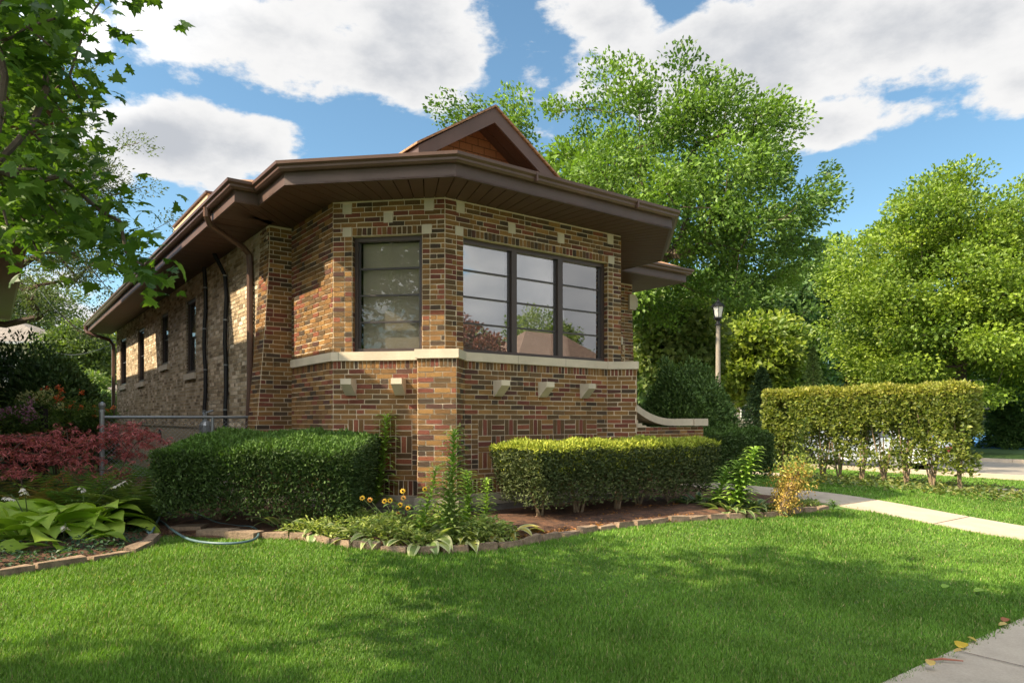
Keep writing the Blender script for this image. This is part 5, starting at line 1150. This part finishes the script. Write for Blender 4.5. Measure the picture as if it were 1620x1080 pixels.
def fern(label, base, n, L, cols):
    root = thing('fern', label, 'fern', base, 0); mb = M()
    for i in range(n):
        az = i*2.4+rng.normal(0, .2); el = rng.uniform(1.0, 1.5); pos = arr(base)+arr((math.cos(az)*.04, math.sin(az)*.04, 0)); dh = arr((math.cos(az), math.sin(az), 0)); sd = arr((-math.sin(az), math.cos(az), 0)); l = L*rng.uniform(.7, 1.1); k = 18; c = arr(cols[0])+(arr(cols[1])-arr(cols[0]))*rng.random()
        for j in range(k):
            d_ = dh*math.cos(el)+arr((0, 0, 1))*math.sin(el); nx = pos+d_*l/k; w_ = .13*math.sin(math.pi*min(1, (j+2)/(k+2)))*l/.55
            for s_ in (-1, 1): mb.add([pos, pos+sd*s_*w_*.5+d_*.022, pos+sd*s_*w_+d_*.03-arr((0, 0, .02)), pos+sd*s_*w_*.5-d_*.004], [(0, 1, 2, 3)], c*rng.uniform(.8, 1.2))
            pos = nx; el -= .065
    mb.build('fronds', 'foliage', root); local(root)
FC = ((.05, .10, .02), (.14, .18, .035))
for (px, py, lb, cc) in ((25, 812, 'fern at the left edge behind the lime hosta', FC), (75, 805, 'yellowing fern under the left red maple', ((.14, .12, .03), (.24, .17, .04))), (120, 800, 'bright green fern between the two red maples', ((.07, .15, .02), (.16, .26, .04))), (205, 795, 'dark fern just right of the fence post', FC), (-25, 815, 'fern cut off by the left edge', FC), (165, 790, 'fern at the foot of the silver fence post', FC), (232, 790, 'fern tucked against the left yew hedge', FC)):
    fern(lb, G(px, 834), 20, .92, cc)
n0 = 0
for (px, py, dep, rx, c0, c1, lb) in ((32, 655, 13, .38, (.45, .15, .36), (.72, .45, .62), 'pink and purple phlox blooms at the far left'), (55, 635, 14.6, .30, (.50, .50, .22), (.62, .62, .40), 'pale yellow flower clump behind the pink phlox'), (91, 634, 16.2, .40, (.55, .08, .03), (.75, .22, .08), 'orange red geraniums above the dark board fence'), (150, 646, 17, .30, (.55, .12, .04), (.68, .25, .08), 'few orange blooms right behind the fence post')):
    c = arr(P(px, py, dep)); zb = float(gh(c[0], c[1])); root = thing('flower_clump', lb, 'flowers', (c[0], c[1], zb), 0)
    mb = M(); n = 1500; pts = c+rng.normal(size=(n, 3))*arr((rx*.7, rx*.6, .16))-arr((0, 0, .22)); leaves(mb, pts, .09, .4, .6, ((.06, .12, .03), (.15, .22, .05))); mb.build('foliage', 'foliage', root)
    mb = M()
    for i in range(7): mb.tube([(c[0]+rng.normal(0, .1), c[1], zb-.02), (c[0]+rng.normal(0, rx*.6), c[1], c[2]-.1)], [.012, .006], 5)
    mb.build('stems', 'bark', root)
    mb = M()
    for i in range(30 if px != 150 else 9):
        p = c+rng.normal(size=3)*arr((rx*.62, rx*.4, .13)); q = p+rng.normal(size=(22, 3))*.028; k = rng.random(); leaves(mb, q, .05, .8, .3, (arr(c0), arr(c1)))
    mb.build('blossoms', 'foliage', root); local(root)
# ---------------------------------------------------------------- fences
fr_ = thing('chain_link_fence', 'galvanised chain link fence between the houses behind the left yew hedge', 'fence', (QX, QY, 0), ANG)
r0, r1, fd = -1.50, -3.50, 3.35
mb = M(); mb.tube([(r0, fd, 1.535), (r1, fd, 1.53)], .021, 10); mb.build('top_rail', 'galvanised', fr_)
for r_, zt_, nm in ((r1, 1.62, 1), (-2.05, 1.55, 0)):
    mb = M(); mb.tube([(r_, fd, .1), (r_, fd, zt_)], .032 if nm else .024, 12); po = mb.build('post', 'galvanised', fr_)
    if nm:
        mb = M(); mb.lathe((r_, fd, zt_), [(.04, -.02), (.04, .01), (.022, .02), (.035, .04), (.048, .075), (.04, .105), (.012, .125)], 14); mb.build('finial', 'galvanised', po)
mb = M(); s_ = .06; k = 0
for u in np.arange(-1.4, 2.0, s_):
    for sg in (-1, 1):
        pts = [];  # zig-zag wires
        a0_, a1_ = (u, u+1.35) if sg > 0 else (u+1.35, u); lo_, hi_ = .15, 1.5
        pa, pb = arr((a0_, lo_)), arr((a1_, hi_))
        t0, t1 = 0., 1.
        dx = pb[0]-pa[0]; ta, tb = (0-pa[0])/dx, (2.0-pa[0])/dx; t0 = max(t0, min(ta, tb)); t1 = min(t1, max(ta, tb))
        if t1-t0 < .03: continue
        A_, B2 = pa+(pb-pa)*t0, pa+(pb-pa)*t1; mb.tube([(r1+A_[0], fd+.004*sg, A_[1]), (r1+B2[0], fd+.004*sg, B2[1])], .0022, 4, cap=False)
mb.build('wire_mesh', 'galvanised', fr_)
bf = thing('board_fence', 'low dark board fence running back between the houses', 'fence', (QX, QY, 0), ANG); mb = M(); i = 0
for d in np.arange(8.0, 18.5, .155): mb.box(-3.98, -3.955, d, d+.148, .2, 1.70+.01*((i := i+1) % 2))
mb.build('boards', 'dark_wood', bf); mb = M(); mb.box(-3.99, -3.94, 7.97, 18.6, 1.715, 1.745); mb.build('cap_rail', 'dark_wood', bf)
for d in (8.0, 10.6, 13.2, 15.8, 18.4): mb = M(); mb.box(-3.953, -3.87, d-.04, d+.04, .1, 1.70); mb.build('post', 'dark_wood', bf)
# hose -------------------------------------------------------------
def hose_pts():
    L = []; cx, cy, cz = G(225, 822)
    def w_(px, py, h=.03): g = G(px, py); return (g[0], g[1], g[2]+h+.03)
    for i in range(60):
        a = i*.42; k = i % 15; L.append((cx+.34*math.cos(a)*(1+.12*math.sin(i*1.7)), cy+.30*math.sin(a)*(1+.15*math.sin(i*.9)), cz+.05+.10*(i/60)+.03*math.sin(i*1.1)))
    for p in ((240, 850), (230, 846), (205, 838), (225, 830), (262, 822), (285, 812), (310, 818), (340, 833), (375, 840), (400, 842), (409, 852), (402, 862), (375, 868), (335, 868), (300, 862), (275, 848), (255, 832), (235, 824)): L.append(w_(*p))
    return arr(L)
H = hose_pts(); tt = np.arange(len(H)); t2 = np.linspace(0, len(H)-1, 420)
def crs(c):
    out = []
    for t in t2:
        i = int(min(t, len(c)-2)); f = t-i; p0, p1, p2, p3 = c[max(i-1, 0)], c[i], c[min(i+1, len(c)-1)], c[min(i+2, len(c)-1)]
        out.append(.5*((2*p1)+(-p0+p2)*f+(2*p0-5*p1+4*p2-p3)*f*f+(-p0+3*p1-3*p2+p3)*f**3))
    return out
HP = np.column_stack([crs(H[:, k]) for k in range(3)]); mb = M(); mb.tube(HP, .0125, 8); tag(mb.build('garden_hose', 'rubber_hose', smooth=True), 'blue grey garden hose coiled on the soil with one loop over the grass', 'hose')
# lamp post ----------------------------------------------------------
x, y = bp(1136, 20.5); z = float(gh(x, y)); lp = thing('lamp_post', 'concrete street lamp post with black lantern behind the round yew', 'street lamp', (x, y, z), .3); ht = 4.25-z
mb = M(); mb.lathe((0, 0, 0), [(.16, 0), (.13, .25), (.10, .35), (.09, .5), (.06, ht)], 16); mb.build('pole', 'concrete_pole', lp, smooth=False)
mb = M(); mb.lathe((0, 0, ht), [(.10, 0), (.10, .03), (.055, .05), (.05, .12), (.10, .17), (.13, .20), (.13, .23)], 8); mb.build('lantern_base', 'iron_black', lp)
mb = M(); mb.lathe((0, 0, ht+.235), [(.105, 0), (.165, .30)], 6); ln_ = mb.build('lantern_glass', 'frosted_glass', lp)
mb = M()
for i in range(6):
    a = i*math.pi/3; mb.tube([(.11*math.cos(a), .11*math.sin(a), ht+.235), (.172*math.cos(a), .172*math.sin(a), ht+.54)], .009, 5)
mb.build('lantern_bars', 'iron_black', lp)
mb = M(); mb.lathe((0, 0, ht+.54), [(.20, 0), (.20, .02), (.14, .09), (.07, .14), (.05, .17), (.025, .19), (.03, .215), (.008, .25)], 12); mb.build('lantern_roof', 'iron_black', lp)
# tennis court fence -------------------------------------------------
fd_ = [bp(p, q) for p, q in ((1160, 58), (1240, 55), (1354, 51), (1450, 48.5), (1527, 46.5), (1640, 44))]; x, y = fd_[2]; tf = thing('court_fence', 'tall black wire fence round the tennis court', 'fence', (x, y, float(gh(x, y))), 0)
zt_ = 4.1
for i, (x, y) in enumerate(fd_): mb = M(); mb.tube([(x, y, 0), (x, y, zt_)], .06, 8); mb.build('post', 'iron_black', tf)
mb = M(); mb.tube([(*p, zt_-.03) for p in fd_], .035, 6); mb.tube([(*p, 2.2) for p in fd_], .025, 6); mb.build('rail', 'iron_black', tf)
mb = M()
for (a, b_) in zip(fd_, fd_[1:]):
    a, b_ = arr(a), arr(b_); L = np.linalg.norm(b_-a)
    for t in np.arange(0, L, .25): p = a+(b_-a)*t/L; mb.tube([(*p, .5), (*p, zt_)], .006, 3, cap=False)
    for z_ in np.arange(.5, zt_, .3): mb.tube([(*a, z_), (*b_, z_)], .005, 3, cap=False)
mb.build('wire_mesh', 'iron_black', tf); local(tf)
# parked car ----------------------------------------------------------
cx_, cy_ = W2(17.35, 3.3); car = thing('parked_car', 'white car parked at the kerb behind the privet hedge', 'car', (cx_, cy_, float(gh(cx_, cy_))), ANG+math.pi/2)
prof = [(-2.25, .30), (-2.3, .55), (-2.25, .85), (-2.0, .95), (-1.55, 1.0), (-.95, 1.42), (-.3, 1.50), (.5, 1.47), (1.15, 1.02), (1.95, .88), (2.25, .70), (2.3, .45), (2.25, .28)]
mb = M(); V = []
for (wf, s_) in ((-1, .0), (-.96, 0), (.96, 0), (1, 0)):
    for (x, z) in prof:
        tum = .80*(1-.22*max(0, (z-.95)/.55)); V.append((x, wf*(tum if abs(wf) < 1 else tum*1.04), z if abs(wf) < 1 else .28+(z-.28)*.94))
n = len(prof); Fs = [(i*n+j, (i+1)*n+j, (i+1)*n+(j+1) % n, i*n+(j+1) % n) for i in range(3) for j in range(n)]+[tuple(range(n)), tuple(range(3*n, 4*n))[::-1]]
mb.add(V, Fs); mb.build('body', 'white_paint', car)
for sgn in (-1, 1):
    for pts in ([(-1.38, 1.02), (-.90, 1.36), (-.35, 1.42), (-.35, 1.02)], [(-.27, 1.02), (-.27, 1.42), (.42, 1.40), (.98, 1.03)]):
        V = []
        for y0_ in (.0, .012):
            for (x, z) in pts: V.append((x, sgn*(.84*(1-.22*max(0, (z-.95)/.55))+y0_), z))
        k = len(pts); mb = M(); mb.add(V, [tuple(range(k)), tuple(range(k, 2*k))[::-1], *[(i, (i+1) % k, k+(i+1) % k, k+i) for i in range(k)]]); mb.build('side_window', 'car_glass', car)
for (xa, za, xb, zb_) in ((1.18, 1.03, .55, 1.46), (-1.58, 1.03, -1.0, 1.40)):
    mb = M(); mb.add([(xa, -.68, za), (xa, .68, za), (xb, .60, zb_), (xb, -.60, zb_), (xa+.02, -.68, za+.02), (xa+.02, .68, za+.02), (xb+.02, .60, zb_+.02), (xb+.02, -.60, zb_+.02)], [(0,1,2,3), (7,6,5,4), (0,4,5,1), (1,5,6,2), (2,6,7,3), (3,7,4,0)]); mb.build('windscreen', 'car_glass', car)
for x in (-1.42, 1.42):
    for sgn in (-1, 1):
        a = np.arange(20)/20*6.283
        def disc(mb, r_in, r_out, ya, yb):
            V = [(x+r*math.cos(t), sgn*yy, .33+r*math.sin(t)) for (r, yy) in ((r_out, ya), (r_out, yb), (r_in, yb), (r_in, ya)) for t in a]; mb.add(V, [(q*20+i, q*20+(i+1) % 20, ((q+1) % 4)*20+(i+1) % 20, ((q+1) % 4)*20+i) for q in range(4) for i in range(20)])
        mb = M(); disc(mb, .2, .33, .66, .855); wh = mb.build('wheel', 'tyre', car); mb = M(); disc(mb, .02, .205, .68, .84); mb.build('rim', 'alloy', wh)
for (x, nm, c) in ((2.26, 'headlight', (.7, .7, .7)), (-2.27, 'tail_light', (.45, .02, .02))):
    for sgn in (-1, 1): mb = M(); mb.box(x-.06, x+.045, sgn*.5-.16, sgn*.5+.16, .58, .74, c); mb.build(nm, 'gloss_tint', car)
# overhead wires at the left -------------------------------------------
for (a, b_, lb) in (((60, 455, 40), (185, 540, 24), 'thin overhead wire reaching the rear corner of the house'), ((60, 540, 42), (186, 542, 24), 'lower overhead wire crossing behind the rear downspout')):
    a, b_ = arr(P(*a)), arr(P(*b_)); mb = M(); mb.tube([a+(b_-a)*t+arr((0, 0, -.6*math.sin(math.pi*t))) for t in np.linspace(0, 1, 14)], .013, 5); tag(mb.build('overhead_wire', 'iron_black'), lb, 'wire')
